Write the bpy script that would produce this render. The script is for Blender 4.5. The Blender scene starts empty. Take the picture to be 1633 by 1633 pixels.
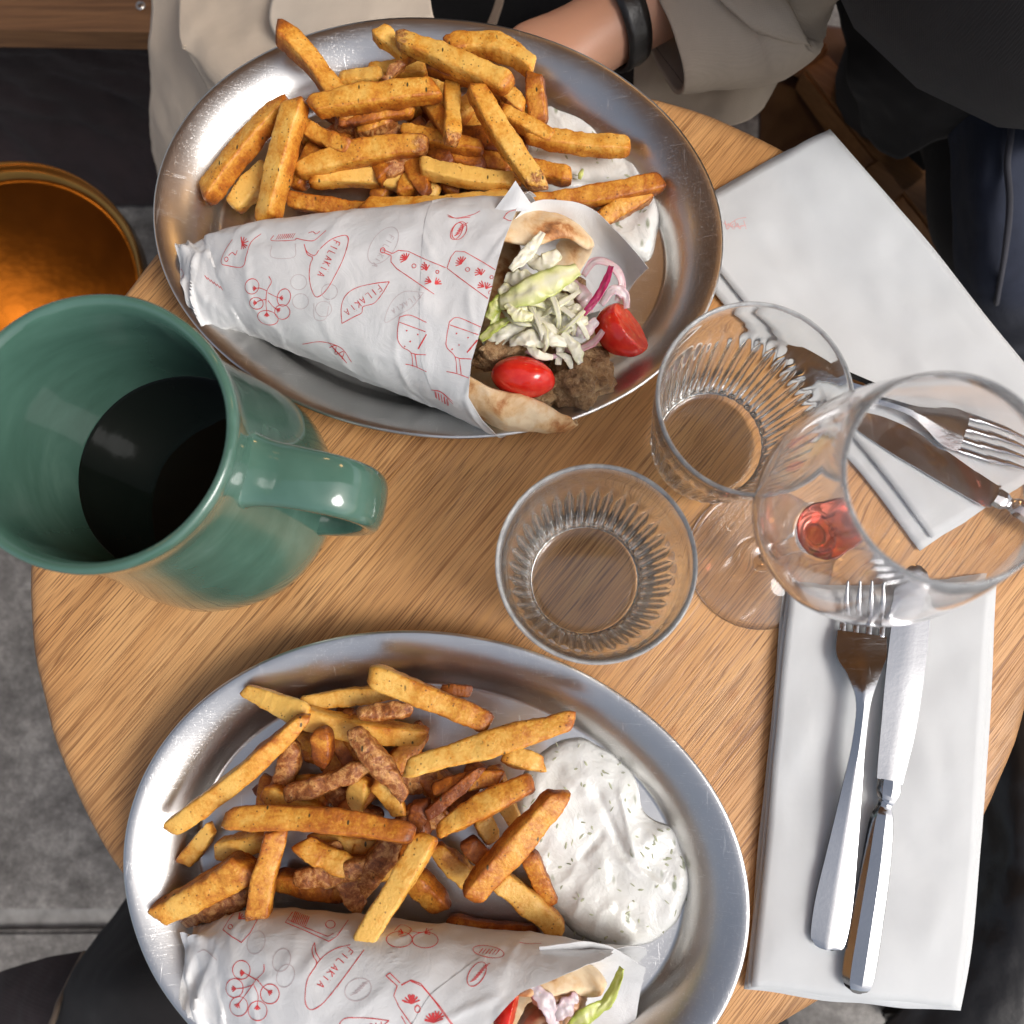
import bpy, math, random
from mathutils import Vector, Matrix, noise, bvhtree
C = bpy.context.scene
COL = C.collection
rad = math.radians

# ------------------------------------------------------------------ camera, sky, sun, exposure
F, CX, CY, CAMH, PIT, ROLL, W = 1147.26, 852.30, 919.99, 0.408, 0.10505, -0.00755, 1633.0
ROT = (Matrix.Rotation(PIT, 3, 'X') @ Matrix.Rotation(ROLL, 3, 'Z'))
CAMP = Vector((0, 0, CAMH))
cd = bpy.data.cameras.new('camera'); cam = bpy.data.objects.new('camera', cd); COL.objects.link(cam)
cam.matrix_world = Matrix.Translation(CAMP) @ ROT.to_4x4()
cd.sensor_width = 36.0; cd.sensor_fit = 'HORIZONTAL'; cd.lens = F / W * 36.0
cd.shift_x = (W / 2 - CX) / W; cd.shift_y = (CY - W / 2) / W
cd.clip_start = 0.01; cd.clip_end = 500
cd.dof.use_dof = True; cd.dof.focus_distance = 0.385; cd.dof.aperture_fstop = 8.0
C.camera = cam

SUN_EL, SUN_AZ = rad(46), rad(-26)        # azimuth of the light measured from +x towards +y
world = bpy.data.worlds.new('World'); C.world = world; world.use_nodes = True
wn = world.node_tree; wn.nodes.clear()
sky = wn.nodes.new('ShaderNodeTexSky'); sky.sky_type = 'NISHITA'; sky.sun_disc = False
sky.sun_elevation = SUN_EL; sky.sun_rotation = math.pi / 2 - SUN_AZ
sky.air_density = 1.0; sky.dust_density = 4.0; sky.ozone_density = 1.0
hsv = wn.nodes.new('ShaderNodeHueSaturation'); hsv.inputs['Saturation'].default_value = 0.6
bg = wn.nodes.new('ShaderNodeBackground'); bg.inputs['Strength'].default_value = 0.11
wo = wn.nodes.new('ShaderNodeOutputWorld')
wn.links.new(sky.outputs[0], hsv.inputs['Color']); wn.links.new(hsv.outputs[0], bg.inputs[0]); wn.links.new(bg.outputs[0], wo.inputs[0])
sl = bpy.data.lights.new('sun', 'SUN'); sl.energy = 1.3; sl.angle = rad(24); sl.color = (1.0, 0.985, 0.965)
so = bpy.data.objects.new('sun', sl); COL.objects.link(so)
sdir = Vector((math.cos(SUN_EL) * math.cos(SUN_AZ), math.cos(SUN_EL) * math.sin(SUN_AZ), math.sin(SUN_EL)))
so.rotation_euler = sdir.to_track_quat('Z', 'Y').to_euler(); so.location = (1, -1, 3)
for i, (lx, ly, lz, e) in enumerate(((-1.46, 0.98, 0.95, 1.0), (0.25, 1.25, 1.05, 1.8), (0.75, 0.80, 1.00, 1.5))):
    pl = bpy.data.lights.new('pendant_lamp', 'POINT'); pl.energy = e; pl.shadow_soft_size = 0.07; pl.color = (1.0, 0.55, 0.20)
    po = bpy.data.objects.new('pendant_lamp', pl); po.location = (lx, ly, lz); COL.objects.link(po)
C.view_settings.view_transform = 'Standard'; C.view_settings.look = 'None'
C.view_settings.exposure = 0.62; C.view_settings.gamma = 1.0
C.cycles.max_bounces = 16; C.cycles.transmission_bounces = 14; C.cycles.glossy_bounces = 6; C.cycles.diffuse_bounces = 4
C.cycles.caustics_refractive = True; C.cycles.caustics_reflective = True; C.cycles.sample_clamp_indirect = 6.0
C.cycles.blur_glossy = 0.6

# ------------------------------------------------------------------ helpers
def ray(px, py):
    return (ROT @ Vector(((px - CX) / F, -(py - CY) / F, -1.0)))
def at(px, py, z):
    d = ray(px, py); return CAMP + d * ((z - CAMH) / d.z)
def m_per_px(z):
    return (CAMH - z) / F
def link(o, parent=None):
    COL.objects.link(o)
    if parent is not None: o.parent = parent
    return o
def tag(o, label=None, cat=None, group=None, kind=None):
    if label: o['label'] = label
    if cat: o['category'] = cat
    if group: o['group'] = group
    if kind: o['kind'] = kind
    return o
def thing(name, label, cat, loc=(0, 0, 0), group=None):
    o = bpy.data.objects.new(name, None); o.location = loc; o.empty_display_size = 0.02
    link(o); return tag(o, label, cat, group)
def mk(name, verts, faces, mat, parent=None, smooth=True, attr=None, local=False, mats=None, fmat=None):
    """one mesh object; verts in world space unless local; origin at the base centre (top level) or at the parent's origin"""
    vs = [Vector(v) for v in verts]
    if local: off = Vector((0, 0, 0))
    else:
        off = Vector((sum(v.x for v in vs) / len(vs), sum(v.y for v in vs) / len(vs), min(v.z for v in vs)))
    pof = Vector((0, 0, 0)); p = parent
    while p is not None: pof += p.location; p = p.parent
    me = bpy.data.meshes.new(name)
    me.from_pydata([v - off for v in vs], [], faces)
    for m in (mats or [mat]): me.materials.append(m)
    if smooth: me.polygons.foreach_set('use_smooth', [True] * len(me.polygons))
    if fmat: me.polygons.foreach_set('material_index', fmat)
    if attr:
        for an, vals in attr.items():
            a = me.attributes.new(an, 'FLOAT_COLOR', 'POINT')
            a.data.foreach_set('color', [c for v in vals for c in (*v, 1.0)])
    me.update()
    o = bpy.data.objects.new(name, me)
    if not local: o.location = off - pof
    return link(o, parent)
def sharp(o, ang=35):
    """edges steeper than ang stay crisp on a smooth mesh"""
    import bmesh
    bm = bmesh.new(); bm.from_mesh(o.data)
    for e in bm.edges:
        if len(e.link_faces) == 2: e.smooth = e.calc_face_angle(0) < rad(ang)
    bm.to_mesh(o.data); bm.free(); return o
def lathe(prof, n=64, ea=None, mod=None, close_bottom=True):
    """surface of revolution; prof of (r,z); mod(i_ring, ang, r, z)->(r,z)"""
    V, Fc = [], []; rings = []
    for i, (r, z) in enumerate(prof):
        if r < 1e-7:
            rings.append([len(V)]); V.append(Vector((0, 0, z))); continue
        ring = []
        for k in range(n):
            a = 2 * math.pi * k / n; rr, zz = (mod(i, a, r, z) if mod else (r, z))
            ring.append(len(V)); V.append(Vector((rr * math.cos(a), rr * math.sin(a), zz)))
        rings.append(ring)
    for A, B in zip(rings, rings[1:]):
        if len(A) == 1 and len(B) == 1: continue
        for k in range(n):
            k2 = (k + 1) % n
            if len(A) == 1: Fc.append((A[0], B[k2], B[k]))
            elif len(B) == 1: Fc.append((A[k], A[k2], B[0]))
            else: Fc.append((A[k], A[k2], B[k2], B[k]))
    return V, Fc
def cr(p0, p1, p2, p3, t):
    return 0.5 * ((2 * p1) + (p2 - p0) * t + (2 * p0 - 5 * p1 + 4 * p2 - p3) * t * t + (3 * p1 - p0 - 3 * p2 + p3) * t ** 3)
def spline(pts, n):
    """n points along a Catmull-Rom curve through pts"""
    P = [Vector(p) for p in pts]; P = [2 * P[0] - P[1]] + P + [2 * P[-1] - P[-2]]; out = []
    segs = len(P) - 3
    for i in range(n):
        t = i / (n - 1) * segs; k = min(int(t), segs - 1)
        out.append(cr(P[k], P[k + 1], P[k + 2], P[k + 3], t - k))
    return out
def dense(pts, n):
    P = [Vector(p) for p in pts]
    L = [0]
    for a, b in zip(P, P[1:]): L.append(L[-1] + (b - a).length)
    out = []; k = 0
    for i in range(n):
        d = L[-1] * i / (n - 1)
        while k < len(P) - 2 and L[k + 1] < d: k += 1
        s = (L[k + 1] - L[k]) or 1
        out.append(P[k].lerp(P[k + 1], (d - L[k]) / s))
    return out
def grid_faces(nu, nv, base=0, wrap=False):
    out = []
    for i in range(nu - 1):
        for j in range(nv if wrap else nv - 1):
            j2 = (j + 1) % nv
            out.append((base + i * nv + j, base + i * nv + j2, base + (i + 1) * nv + j2, base + (i + 1) * nv + j))
    return out
def patch_pts(rows, nu, nv):
    cols = [spline(r, nv) for r in rows]
    out = [spline([c[j] for c in cols], nu) for j in range(nv)]
    return [[out[j][i] for j in range(nv)] for i in range(nu)]
def normals(G, wrapv=False):
    nu, nv = len(G), len(G[0]); N = []
    for i in range(nu):
        row = []
        for j in range(nv):
            du = G[min(i + 1, nu - 1)][j] - G[max(i - 1, 0)][j]
            dv = (G[i][(j + 1) % nv] - G[i][j - 1]) if wrapv else (G[i][min(j + 1, nv - 1)] - G[i][max(j - 1, 0)])
            n = du.cross(dv); row.append(n.normalized() if n.length > 1e-12 else Vector((0, 0, 1)))
        N.append(row)
    return N
def fbm(p, o=4): return noise.fractal(p, 1.0, 2.0, o)
def sheet(G, th, up=True):
    """closed thin solid from a grid of points: top = G, bottom = G - normal*th"""
    N = normals(G); nu, nv = len(G), len(G[0])
    if up and sum(n.z for r in N for n in r) < 0: N = [[-n for n in r] for r in N]
    V = [p for r in G for p in r] + [G[i][j] - N[i][j] * th for i in range(nu) for j in range(nv)]
    k = nu * nv
    Fc = grid_faces(nu, nv) + [tuple(reversed(f)) for f in grid_faces(nu, nv, k)]
    ed = [(i, 0) for i in range(nu)] + [(nu - 1, j) for j in range(1, nv)] + [(i, nv - 1) for i in range(nu - 2, -1, -1)] + [(0, j) for j in range(nv - 2, 0, -1)]
    for a, b in zip(ed, ed[1:] + ed[:1]):
        x, y = a[0] * nv + a[1], b[0] * nv + b[1]; Fc.append((x, y, k + y, k + x))
    return V, Fc
def tube(pts, radii, n=12, flat=1.0, upv=Vector((0, 0, 1)), cap=True, wob=0.0, seed=0):
    """swept tube; radii per point; flat scales the section along the up direction"""
    P = [Vector(p) for p in pts]; V = []; m = len(P)
    for i, p in enumerate(P):
        t = (P[min(i + 1, m - 1)] - P[max(i - 1, 0)]).normalized()
        s = t.cross(upv)
        s = s.normalized() if s.length > 1e-4 else Vector((1, 0, 0))
        u = s.cross(t)
        for k in range(n):
            a = 2 * math.pi * k / n; r = radii[i]
            if wob: r *= 1 + wob * fbm(p * 40 + Vector((math.cos(a), math.sin(a), seed)), 3)
            V.append(p + s * (r * math.cos(a)) + u * (r * flat * math.sin(a)))
    Fc = grid_faces(m, n, 0, True)
    if cap: Fc += [tuple(reversed(range(n))), tuple(range((m - 1) * n, m * n))]
    return V, Fc
def join(*parts):
    V, Fc = [], []
    for v, f in parts:
        b = len(V); V += list(v); Fc += [tuple(i + b for i in q) for q in f]
    return V, Fc
def box(x0, x1, y0, y1, z0, z1):
    V = [(x, y, z) for x in (x0, x1) for y in (y0, y1) for z in (z0, z1)]
    return V, [(0, 1, 3, 2), (4, 6, 7, 5), (0, 4, 5, 1), (2, 3, 7, 6), (0, 2, 6, 4), (1, 5, 7, 3)]
def rbox(x0, x1, y0, y1, z0, z1, b=0.004):
    """box with chamfered edges"""
    import bmesh
    bm = bmesh.new(); V, Fc = box(x0, x1, y0, y1, z0, z1)
    vs = [bm.verts.new(v) for v in V]
    for f in Fc: bm.faces.new([vs[i] for i in f])
    bmesh.ops.recalc_face_normals(bm, faces=bm.faces)
    bmesh.ops.bevel(bm, geom=list(bm.edges), offset=b, segments=2, affect='EDGES')
    bm.verts.index_update()
    out = [v.co.copy() for v in bm.verts], [tuple(v.index for v in f.verts) for f in bm.faces]
    bm.free(); return out

# ------------------------------------------------------------------ materials
class N:
    """small node-tree builder"""
    def __init__(s, name):
        s.m = bpy.data.materials.new(name); s.m.use_nodes = True; s.t = s.m.node_tree; s.t.nodes.clear()
        s.out = s.t.nodes.new('ShaderNodeOutputMaterial')
    def n(s, typ, props=None, **ins):
        x = s.t.nodes.new(typ)
        for k, v in (props or {}).items(): setattr(x, k, v)
        for k, v in ins.items():
            k = k.replace('_', ' ')
            i = x.inputs[int(k[1:])] if k[0] == 'i' and k[1:].isdigit() else x.inputs[k]
            s.set(i, v)
        return x
    def set(s, i, v):
        if isinstance(v, bpy.types.NodeSocket): s.t.links.new(v, i)
        elif isinstance(v, (tuple, list)) and i.type == 'RGBA' and len(v) == 3: i.default_value = (*v, 1)
        else: i.default_value = v
    def coord(s, which='Object', rand=False):
        c = s.n('ShaderNodeTexCoord').outputs[which]
        if not rand: return c
        r = s.math('MULTIPLY', s.n('ShaderNodeObjectInfo').outputs['Random'], 3.7)
        return s.n('ShaderNodeVectorMath', {'operation': 'ADD'}, i0=c, i1=s.n('ShaderNodeCombineXYZ', X=r, Y=r, Z=r).outputs[0]).outputs[0]
    def map(s, v, scale=(1, 1, 1), rot=(0, 0, 0), loc=(0, 0, 0)):
        return s.n('ShaderNodeMapping', Vector=v, Scale=scale, Rotation=rot, Location=loc).outputs[0]
    def noise(s, v, scale, detail=4, rough=0.55, dist=0.0):
        return s.n('ShaderNodeTexNoise', Vector=v, Scale=scale, Detail=detail, Roughness=rough, Distortion=dist).outputs[0]
    def voro(s, v, scale, feature='F1', out=0):
        return s.n('ShaderNodeTexVoronoi', {'feature': feature}, Vector=v, Scale=scale).outputs[out]
    def ramp(s, f, stops, interp='LINEAR'):
        x = s.n('ShaderNodeValToRGB', Fac=f); r = x.color_ramp; r.interpolation = interp
        while len(r.elements) < len(stops): r.elements.new(0.5)
        for e, (p, c) in zip(r.elements, stops):
            e.position = p; e.color = (*c, 1) if isinstance(c, (tuple, list)) else (c, c, c, 1)
        return x.outputs[0]
    def mix(s, f, a, b, mode='MIX'):
        x = s.n('ShaderNodeMix', {'data_type': 'RGBA', 'blend_type': mode})
        s.set(x.inputs[0], f); s.set(x.inputs[6], a); s.set(x.inputs[7], b); return x.outputs[2]
    def math(s, op, a, b=0.0, clamp=False):
        x = s.n('ShaderNodeMath', {'operation': op, 'use_clamp': clamp}); s.set(x.inputs[0], a); s.set(x.inputs[1], b); return x.outputs[0]
    def attr(s, name): return s.n('ShaderNodeAttribute', {'attribute_name': name}).outputs['Color']
    def sep(s, c):
        return s.n('ShaderNodeSeparateColor', Color=c).outputs
    def bump(s, h, strength=0.3, dist=0.001, normal=None):
        x = s.n('ShaderNodeBump', Height=h, Strength=strength, Distance=dist)
        if normal is not None: s.set(x.inputs['Normal'], normal)
        return x.outputs[0]
    def bsdf(s, **k):
        b = s.n('ShaderNodeBsdfPrincipled', **k); s.t.links.new(b.outputs[0], s.out.inputs[0]); return s.m

def plain(name, col, rough=0.6, metal=0.0, bscale=None, bstr=0.2, vary=0.15, vscale=8, **k):
    x = N(name); co = x.coord(); f = x.noise(co, vscale, 4)
    c = x.mix(x.ramp(f, [(0.3, 0.0), (0.7, 1.0)]), tuple(v * (1 - vary) for v in col), tuple(min(1, v * (1 + vary)) for v in col))
    kw = dict(Base_Color=c, Roughness=rough, Metallic=metal)
    if bscale: kw['Normal'] = x.bump(x.noise(co, bscale, 4), bstr, 0.001)
    kw.update(k); return x.bsdf(**kw)

def m_wood_table():
    x = N('oak_table'); co = x.coord()
    r = x.map(co, rot=(0, 0, rad(-50)))
    wob = x.noise(r, 5, 2); 
    big = x.noise(x.map(r, scale=(3.0, 16, 1)), 1.6, 5, 0.6, 0.6)
    fine = x.noise(x.map(r, scale=(6, 620, 1)), 1.0, 3, 0.55, 0.05)
    por = x.noise(x.map(r, scale=(34, 1050, 1)), 1.0, 1, 0.5)
    base = x.ramp(big, [(0.26, (0.45, 0.215, 0.072)), (0.5, (0.61, 0.320, 0.122)), (0.74, (0.71, 0.405, 0.170))])
    c = x.mix(x.ramp(fine, [(0.45, 0.0), (0.70, 0.35)]), base, (0.40, 0.175, 0.057))
    def hair(sx, sy, w, a):
        q = x.math('ABSOLUTE', x.math('SUBTRACT', x.noise(x.map(r, scale=(sx, sy, 1)), 1.0, 1, 0.4), 0.5))
        return x.ramp(q, [(0.0, a), (w, a * 0.7), (w * 2.2, 0.0)])
    hl = x.math('MAXIMUM', hair(4, 400, 0.011, 0.8), hair(9, 640, 0.012, 0.7))
    hl = x.math('MULTIPLY', hl, x.ramp(x.noise(x.map(r, scale=(9, 30, 1)), 1.2, 3), [(0.34, 0.45), (0.55, 1.0)]))
    c = x.mix(hl, c, (0.20, 0.075, 0.022))
    dash = x.ramp(por, [(0.56, 0.0), (0.66, 0.8)])
    area = x.ramp(x.noise(x.map(r, scale=(4, 9, 1)), 1.5, 3), [(0.35, 0.2), (0.6, 1.0)])
    dash2 = x.math('MULTIPLY', dash, area)
    c = x.mix(dash2, c, (0.13, 0.05, 0.018))
    st = x.ramp(x.voro(x.map(r, scale=(1, 2.2, 1)), 24), [(0.05, 0.55), (0.17, 0.0)])
    st = x.math('MULTIPLY', st, x.ramp(x.noise(co, 7, 2), [(0.48, 0.0), (0.55, 1.0)]))
    c = x.mix(st, c, (0.34, 0.12, 0.03))
    # worn, dirtied edge of the disc
    d = x.n('ShaderNodeVectorMath', {'operation': 'LENGTH'}, i0=co).outputs['Value']
    ew = x.ramp(x.math('ADD', d, x.math('MULTIPLY', x.math('SUBTRACT', x.noise(co, 40, 4), 0.5), 0.02)), [(0.280, 0.0), (0.293, 0.6)])
    c = x.mix(ew, c, (0.16, 0.075, 0.03))
    h = x.math('SUBTRACT', x.math('MULTIPLY', fine, 0.2), x.math('MAXIMUM', dash2, hl))
    return x.bsdf(Base_Color=c, Roughness=x.ramp(fine, [(0.2, 0.34), (0.8, 0.5)]), Normal=x.bump(h, 0.35, 0.0006), Specular_IOR_Level=0.4)

def m_fry():
    x = N('fried_potato'); co = x.coord(rand=True); R, G, B = x.sep(x.attr('fry'))[:3]
    n1 = x.noise(co, 90, 5, 0.6); n2 = x.noise(co, 700, 4, 0.6); n3 = x.noise(co, 260, 4, 0.65)
    br = x.math('ADD', R, x.math('MULTIPLY', x.math('SUBTRACT', n1, 0.5), 1.25))
    br = x.math('ADD', br, x.math('ADD', x.math('MULTIPLY', x.math('SUBTRACT', n3, 0.5), 0.5), x.math('MULTIPLY', x.math('SUBTRACT', n2, 0.5), 0.6)))
    c = x.ramp(br, [(0.0, (0.78, 0.46, 0.105)), (0.28, (0.66, 0.295, 0.036)), (0.55, (0.44, 0.130, 0.011)), (0.95, (0.17, 0.038, 0.005))])
    wr = x.noise(x.map(co, scale=(1, 1, 1)), 230, 6, 0.75, 0.5)
    sk = x.ramp(wr, [(0.32, (0.12, 0.034, 0.008)), (0.47, (0.32, 0.100, 0.021)), (0.62, (0.64, 0.33, 0.11))])
    gm = x.ramp(x.math('ADD', G, x.math('MULTIPLY', x.math('SUBTRACT', n3, 0.5), 1.3)), [(0.40, 0.0), (0.64, 1.0)])
    c = x.mix(gm, c, sk)
    # spice dust and herb flecks
    sp = x.ramp(x.voro(co, 360), [(0.10, 0.85), (0.22, 0.0)])
    sp = x.math('MULTIPLY', sp, x.ramp(x.noise(co, 130, 2), [(0.44, 0.0), (0.54, 1.0)]))
    c = x.mix(sp, c, (0.13, 0.05, 0.01))
    hb = x.ramp(x.voro(x.map(co, scale=(1, 0.4, 1), rot=(0.4, 0.2, 0.7)), 190), [(0.09, 0.95), (0.14, 0.0)])
    hb = x.math('MULTIPLY', hb, x.ramp(x.noise(co, 60, 1), [(0.46, 0.0), (0.50, 1.0)]))
    c = x.mix(hb, c, (0.045, 0.035, 0.010))
    hgt = x.math('ADD', x.math('MULTIPLY', n2, 0.9), x.math('MULTIPLY', gm, x.math('MULTIPLY', wr, 2.2)))
    hgt = x.math('ADD', hgt, x.math('MULTIPLY', n3, 0.8)); hgt = x.math('SUBTRACT', hgt, x.math('MULTIPLY', x.voro(co, 420), 0.35))
    return x.bsdf(Base_Color=c, Roughness=x.math('SUBTRACT', x.ramp(n3, [(0.3, 0.36), (0.7, 0.58)]), x.math('MULTIPLY', gm, 0.1)), Normal=x.bump(hgt, 0.5, 0.0008), Specular_IOR_Level=0.5,
                  Subsurface_Weight=0.12, Subsurface_Radius=(0.004, 0.002, 0.0008), Subsurface_Scale=1.0)

def m_steel(name, col=(0.66, 0.65, 0.635), rough=0.31, brushed=True, scr=1.0):
    x = N(name); co = x.coord()
    a = x.noise(x.map(co, scale=(30, 900, 300), rot=(0, 0, 0.3)), 1.0, 3) if brushed else x.noise(co, 500, 3)
    w = x.noise(co, 14, 4); pits = x.ramp(x.noise(co, 900, 3, 0.7), [(0.58, 0.0), (0.68, 1.0)])
    pits = x.math('MULTIPLY', pits, x.ramp(x.noise(co, 22, 3), [(0.42, 0.0), (0.58, 1.0)]))
    s1 = x.ramp(x.noise(x.map(co, scale=(24, 700, 100), rot=(0, 0, 1.0)), 1.5, 2, 0.5, 1.5), [(0.67, 0.0), (0.72, 1.0)])
    s2 = x.ramp(x.noise(x.map(co, scale=(620, 30, 100), rot=(0, 0, 0.35)), 1.4, 2, 0.5, 1.2), [(0.69, 0.0), (0.74, 1.0)])
    sc = x.math('MAXIMUM', s1, s2)
    c = x.mix(x.ramp(w, [(0.3, 0.0), (0.7, 1.0)]), tuple(v * 0.86 for v in col), col)
    c = x.mix(x.math('MULTIPLY', sc, 0.45 * scr), c, (0.90, 0.90, 0.89)); c = x.mix(x.math('MULTIPLY', pits, 0.4 * scr), c, (0.88, 0.88, 0.87))
    r = x.math('ADD', x.math('MULTIPLY', x.math('SUBTRACT', w, 0.5), 0.16), rough)
    r = x.math('ADD', r, x.math('MULTIPLY', x.math('MAXIMUM', pits, sc), 0.12))
    h = x.math('ADD', x.math('MULTIPLY', a, 0.35), x.math('MULTIPLY', x.math('ADD', pits, sc), -0.6 * scr))
    h = x.math('ADD', h, x.math('MULTIPLY', w, 3.0))
    return x.bsdf(Base_Color=c, Metallic=1.0, Roughness=r, Normal=x.bump(h, 0.17, 0.0006))

def m_glass(name, tint=(1, 1, 1), rough=0.0, bump=0.0, painted_glint=0.0):
    """clear glass; wear mixes in diffuse white to paint bright highlights on rims and ribs (attribute 'wear')"""
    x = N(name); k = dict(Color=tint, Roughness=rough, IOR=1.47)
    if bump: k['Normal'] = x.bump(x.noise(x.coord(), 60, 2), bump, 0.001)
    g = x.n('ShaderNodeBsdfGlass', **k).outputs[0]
    if painted_glint:  # whitish diffuse imitating bright reflections in the glass
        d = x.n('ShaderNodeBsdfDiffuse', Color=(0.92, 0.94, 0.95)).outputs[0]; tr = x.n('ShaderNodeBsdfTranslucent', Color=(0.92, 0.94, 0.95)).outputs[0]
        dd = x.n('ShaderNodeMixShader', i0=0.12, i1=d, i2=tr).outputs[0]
        f = x.math('MULTIPLY', x.sep(x.attr('painted_glint'))[0], x.ramp(x.noise(x.coord(), 120, 4, 0.7), [(0.3, painted_glint * 0.45), (0.7, painted_glint)]))
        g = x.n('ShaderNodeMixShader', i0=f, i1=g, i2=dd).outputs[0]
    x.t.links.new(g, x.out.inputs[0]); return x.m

def m_paper():
    x = N('greaseproof_paper'); co = x.coord()
    n = x.noise(co, 40, 4); cre = x.noise(co, 55, 5, 0.7, 1.5)
    gs = x.ramp(x.noise(co, 17, 4), [(0.62, 0.0), (0.78, 0.28)])
    c = x.mix(x.ramp(n, [(0.3, 0.0), (0.7, 1.0)]), (0.60, 0.61, 0.615), (0.70, 0.705, 0.71))
    c = x.mix(gs, c, (0.60, 0.50, 0.39))
    fib = x.noise(co, 1500, 2)
    return x.bsdf(Base_Color=c, Roughness=0.46, Normal=x.bump(x.math('ADD', cre, x.math('MULTIPLY', fib, 0.05)), 0.28, 0.0022), Specular_IOR_Level=0.35,
                  Subsurface_Weight=0.0)

def m_pita():
    x = N('toasted_pita'); co = x.coord()
    n = x.noise(co, 60, 5, 0.6, 0.4); m = x.noise(co, 220, 3); e = x.sep(x.attr('tone'))[0]
    f = x.math('ADD', x.math('MULTIPLY', x.math('SUBTRACT', n, 0.5), 1.5), x.math('ADD', 0.46, x.math('MULTIPLY', e, 0.42)))
    c = x.ramp(f, [(0.42, (0.78, 0.61, 0.40)), (0.6, (0.70, 0.46, 0.235)), (0.74, (0.46, 0.19, 0.06)), (0.88, (0.16, 0.055, 0.02))])
    c = x.mix(x.ramp(m, [(0.5, 0.0), (0.75, 0.4)]), c, (0.60, 0.36, 0.17))
    return x.bsdf(Base_Color=c, Roughness=0.62, Normal=x.bump(x.noise(co, 130, 4), 0.4, 0.0015), Subsurface_Weight=0.1, Subsurface_Radius=(0.004, 0.003, 0.002), Subsurface_Scale=1.0)

def m_meat():
    x = N('grilled_meat'); co = x.coord(rand=True); n = x.noise(co, 120, 6, 0.7); m = x.noise(co, 420, 4, 0.7)
    c = x.ramp(x.math('ADD', x.math('MULTIPLY', n, 0.7), x.math('MULTIPLY', m, 0.3)), [(0.36, (0.14, 0.062, 0.022)), (0.5, (0.38, 0.215, 0.095)), (0.62, (0.60, 0.41, 0.22))])
    return x.bsdf(Base_Color=c, Roughness=0.33, Normal=x.bump(x.math('ADD', n, m), 1.0, 0.0026), Specular_IOR_Level=0.5)

def m_tomato():
    x = N('cherry_tomato'); co = x.coord(); cut = x.sep(x.attr('cut'))[0]; n = x.noise(co, 160, 4)
    c = x.mix(x.ramp(n, [(0.35, 0.0), (0.7, 1.0)]), (0.68, 0.014, 0.010), (0.80, 0.045, 0.02))
    v = x.ramp(x.voro(co, 190), [(0.1, 1.0), (0.3, 0.0)])
    cc = x.mix(x.ramp(n, [(0.4, 0.0), (0.65, 1.0)]), (0.72, 0.035, 0.018), (0.84, 0.13, 0.06))
    cc = x.mix(x.math('MULTIPLY', v, 0.5), cc, (0.80, 0.42, 0.15))
    c = x.mix(cut, c, cc)
    return x.bsdf(Base_Color=c, Roughness=x.math('ADD', 0.13, x.math('MULTIPLY', cut, 0.15)), Normal=x.bump(x.math('MULTIPLY', n, x.math('ADD', 0.1, cut)), 0.5, 0.0012),
                  Subsurface_Weight=0.15, Subsurface_Radius=(0.006, 0.0015, 0.001), Subsurface_Scale=1.0, Coat_Weight=0.3, Coat_Roughness=0.05)

def m_leaf(name, c1, c2, c3):
    x = N(name); co = x.coord(); a, b, _ = x.sep(x.attr('leaf'))[:3]
    n = x.noise(co, 150, 4, 0.6)
    c = x.ramp(x.math('ADD', a, x.math('MULTIPLY', x.math('SUBTRACT', n, 0.5), 0.5)), [(0.1, c1), (0.5, c2), (0.9, c3)])
    return x.bsdf(Base_Color=c, Roughness=0.3, Normal=x.bump(x.noise(co, 320, 4), 0.5, 0.0008), Transmission_Weight=0.12, Subsurface_Weight=0.3,
                  Subsurface_Radius=(0.003, 0.003, 0.0015), Subsurface_Scale=1.0, Specular_IOR_Level=0.5)

def m_sauce():
    x = N('herb_yogurt'); co = x.coord(); n = x.noise(co, 45, 4, 0.55, 1.0)
    c = x.mix(x.ramp(n, [(0.35, 0.0), (0.65, 1.0)]), (0.68, 0.685, 0.65), (0.76, 0.765, 0.74))
    hb = x.ramp(x.voro(x.map(co, scale=(1, 0.4, 1), rot=(0, 0, 0.6)), 115), [(0.10, 0.8), (0.19, 0.0)])
    hb = x.math('MULTIPLY', hb, x.ramp(x.noise(co, 70, 2), [(0.44, 0.0), (0.54, 1.0)]))
    c = x.mix(hb, c, (0.20, 0.23, 0.13))
    gr = x.ramp(x.noise(co, 26, 3), [(0.58, 0.0), (0.72, 0.25)]); c = x.mix(gr, c, (0.58, 0.60, 0.53))
    h = x.math('ADD', x.noise(co, 170, 3, 0.5, 1.8), x.math('MULTIPLY', x.noise(co, 60, 3, 0.5, 2.2), 2.0))
    return x.bsdf(Base_Color=c, Roughness=0.26, Normal=x.bump(h, 0.28, 0.0012), Subsurface_Weight=0.2, Subsurface_Radius=(0.003, 0.003, 0.0028), Subsurface_Scale=1.0, Specular_IOR_Level=0.45)

def m_ceramic():
    x = N('green_glaze'); co = x.coord(); n = x.noise(x.map(co, scale=(1, 1, 2.5)), 9, 5, 0.6, 0.4); m = x.noise(co, 240, 3)
    c = x.ramp(n, [(0.28, (0.042, 0.098, 0.073)), (0.52, (0.068, 0.146, 0.112)), (0.75, (0.125, 0.225, 0.180))])
    c = x.mix(x.ramp(m, [(0.62, 0.0), (0.8, 0.3)]), c, (0.05, 0.12, 0.09))
    return x.bsdf(Base_Color=c, Roughness=0.09, Normal=x.bump(x.math('ADD', x.noise(co, 34, 3), x.math('MULTIPLY', m, 0.06)), 0.12, 0.003), Coat_Weight=0.5, Coat_Roughness=0.03, Specular_IOR_Level=0.5)

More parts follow.
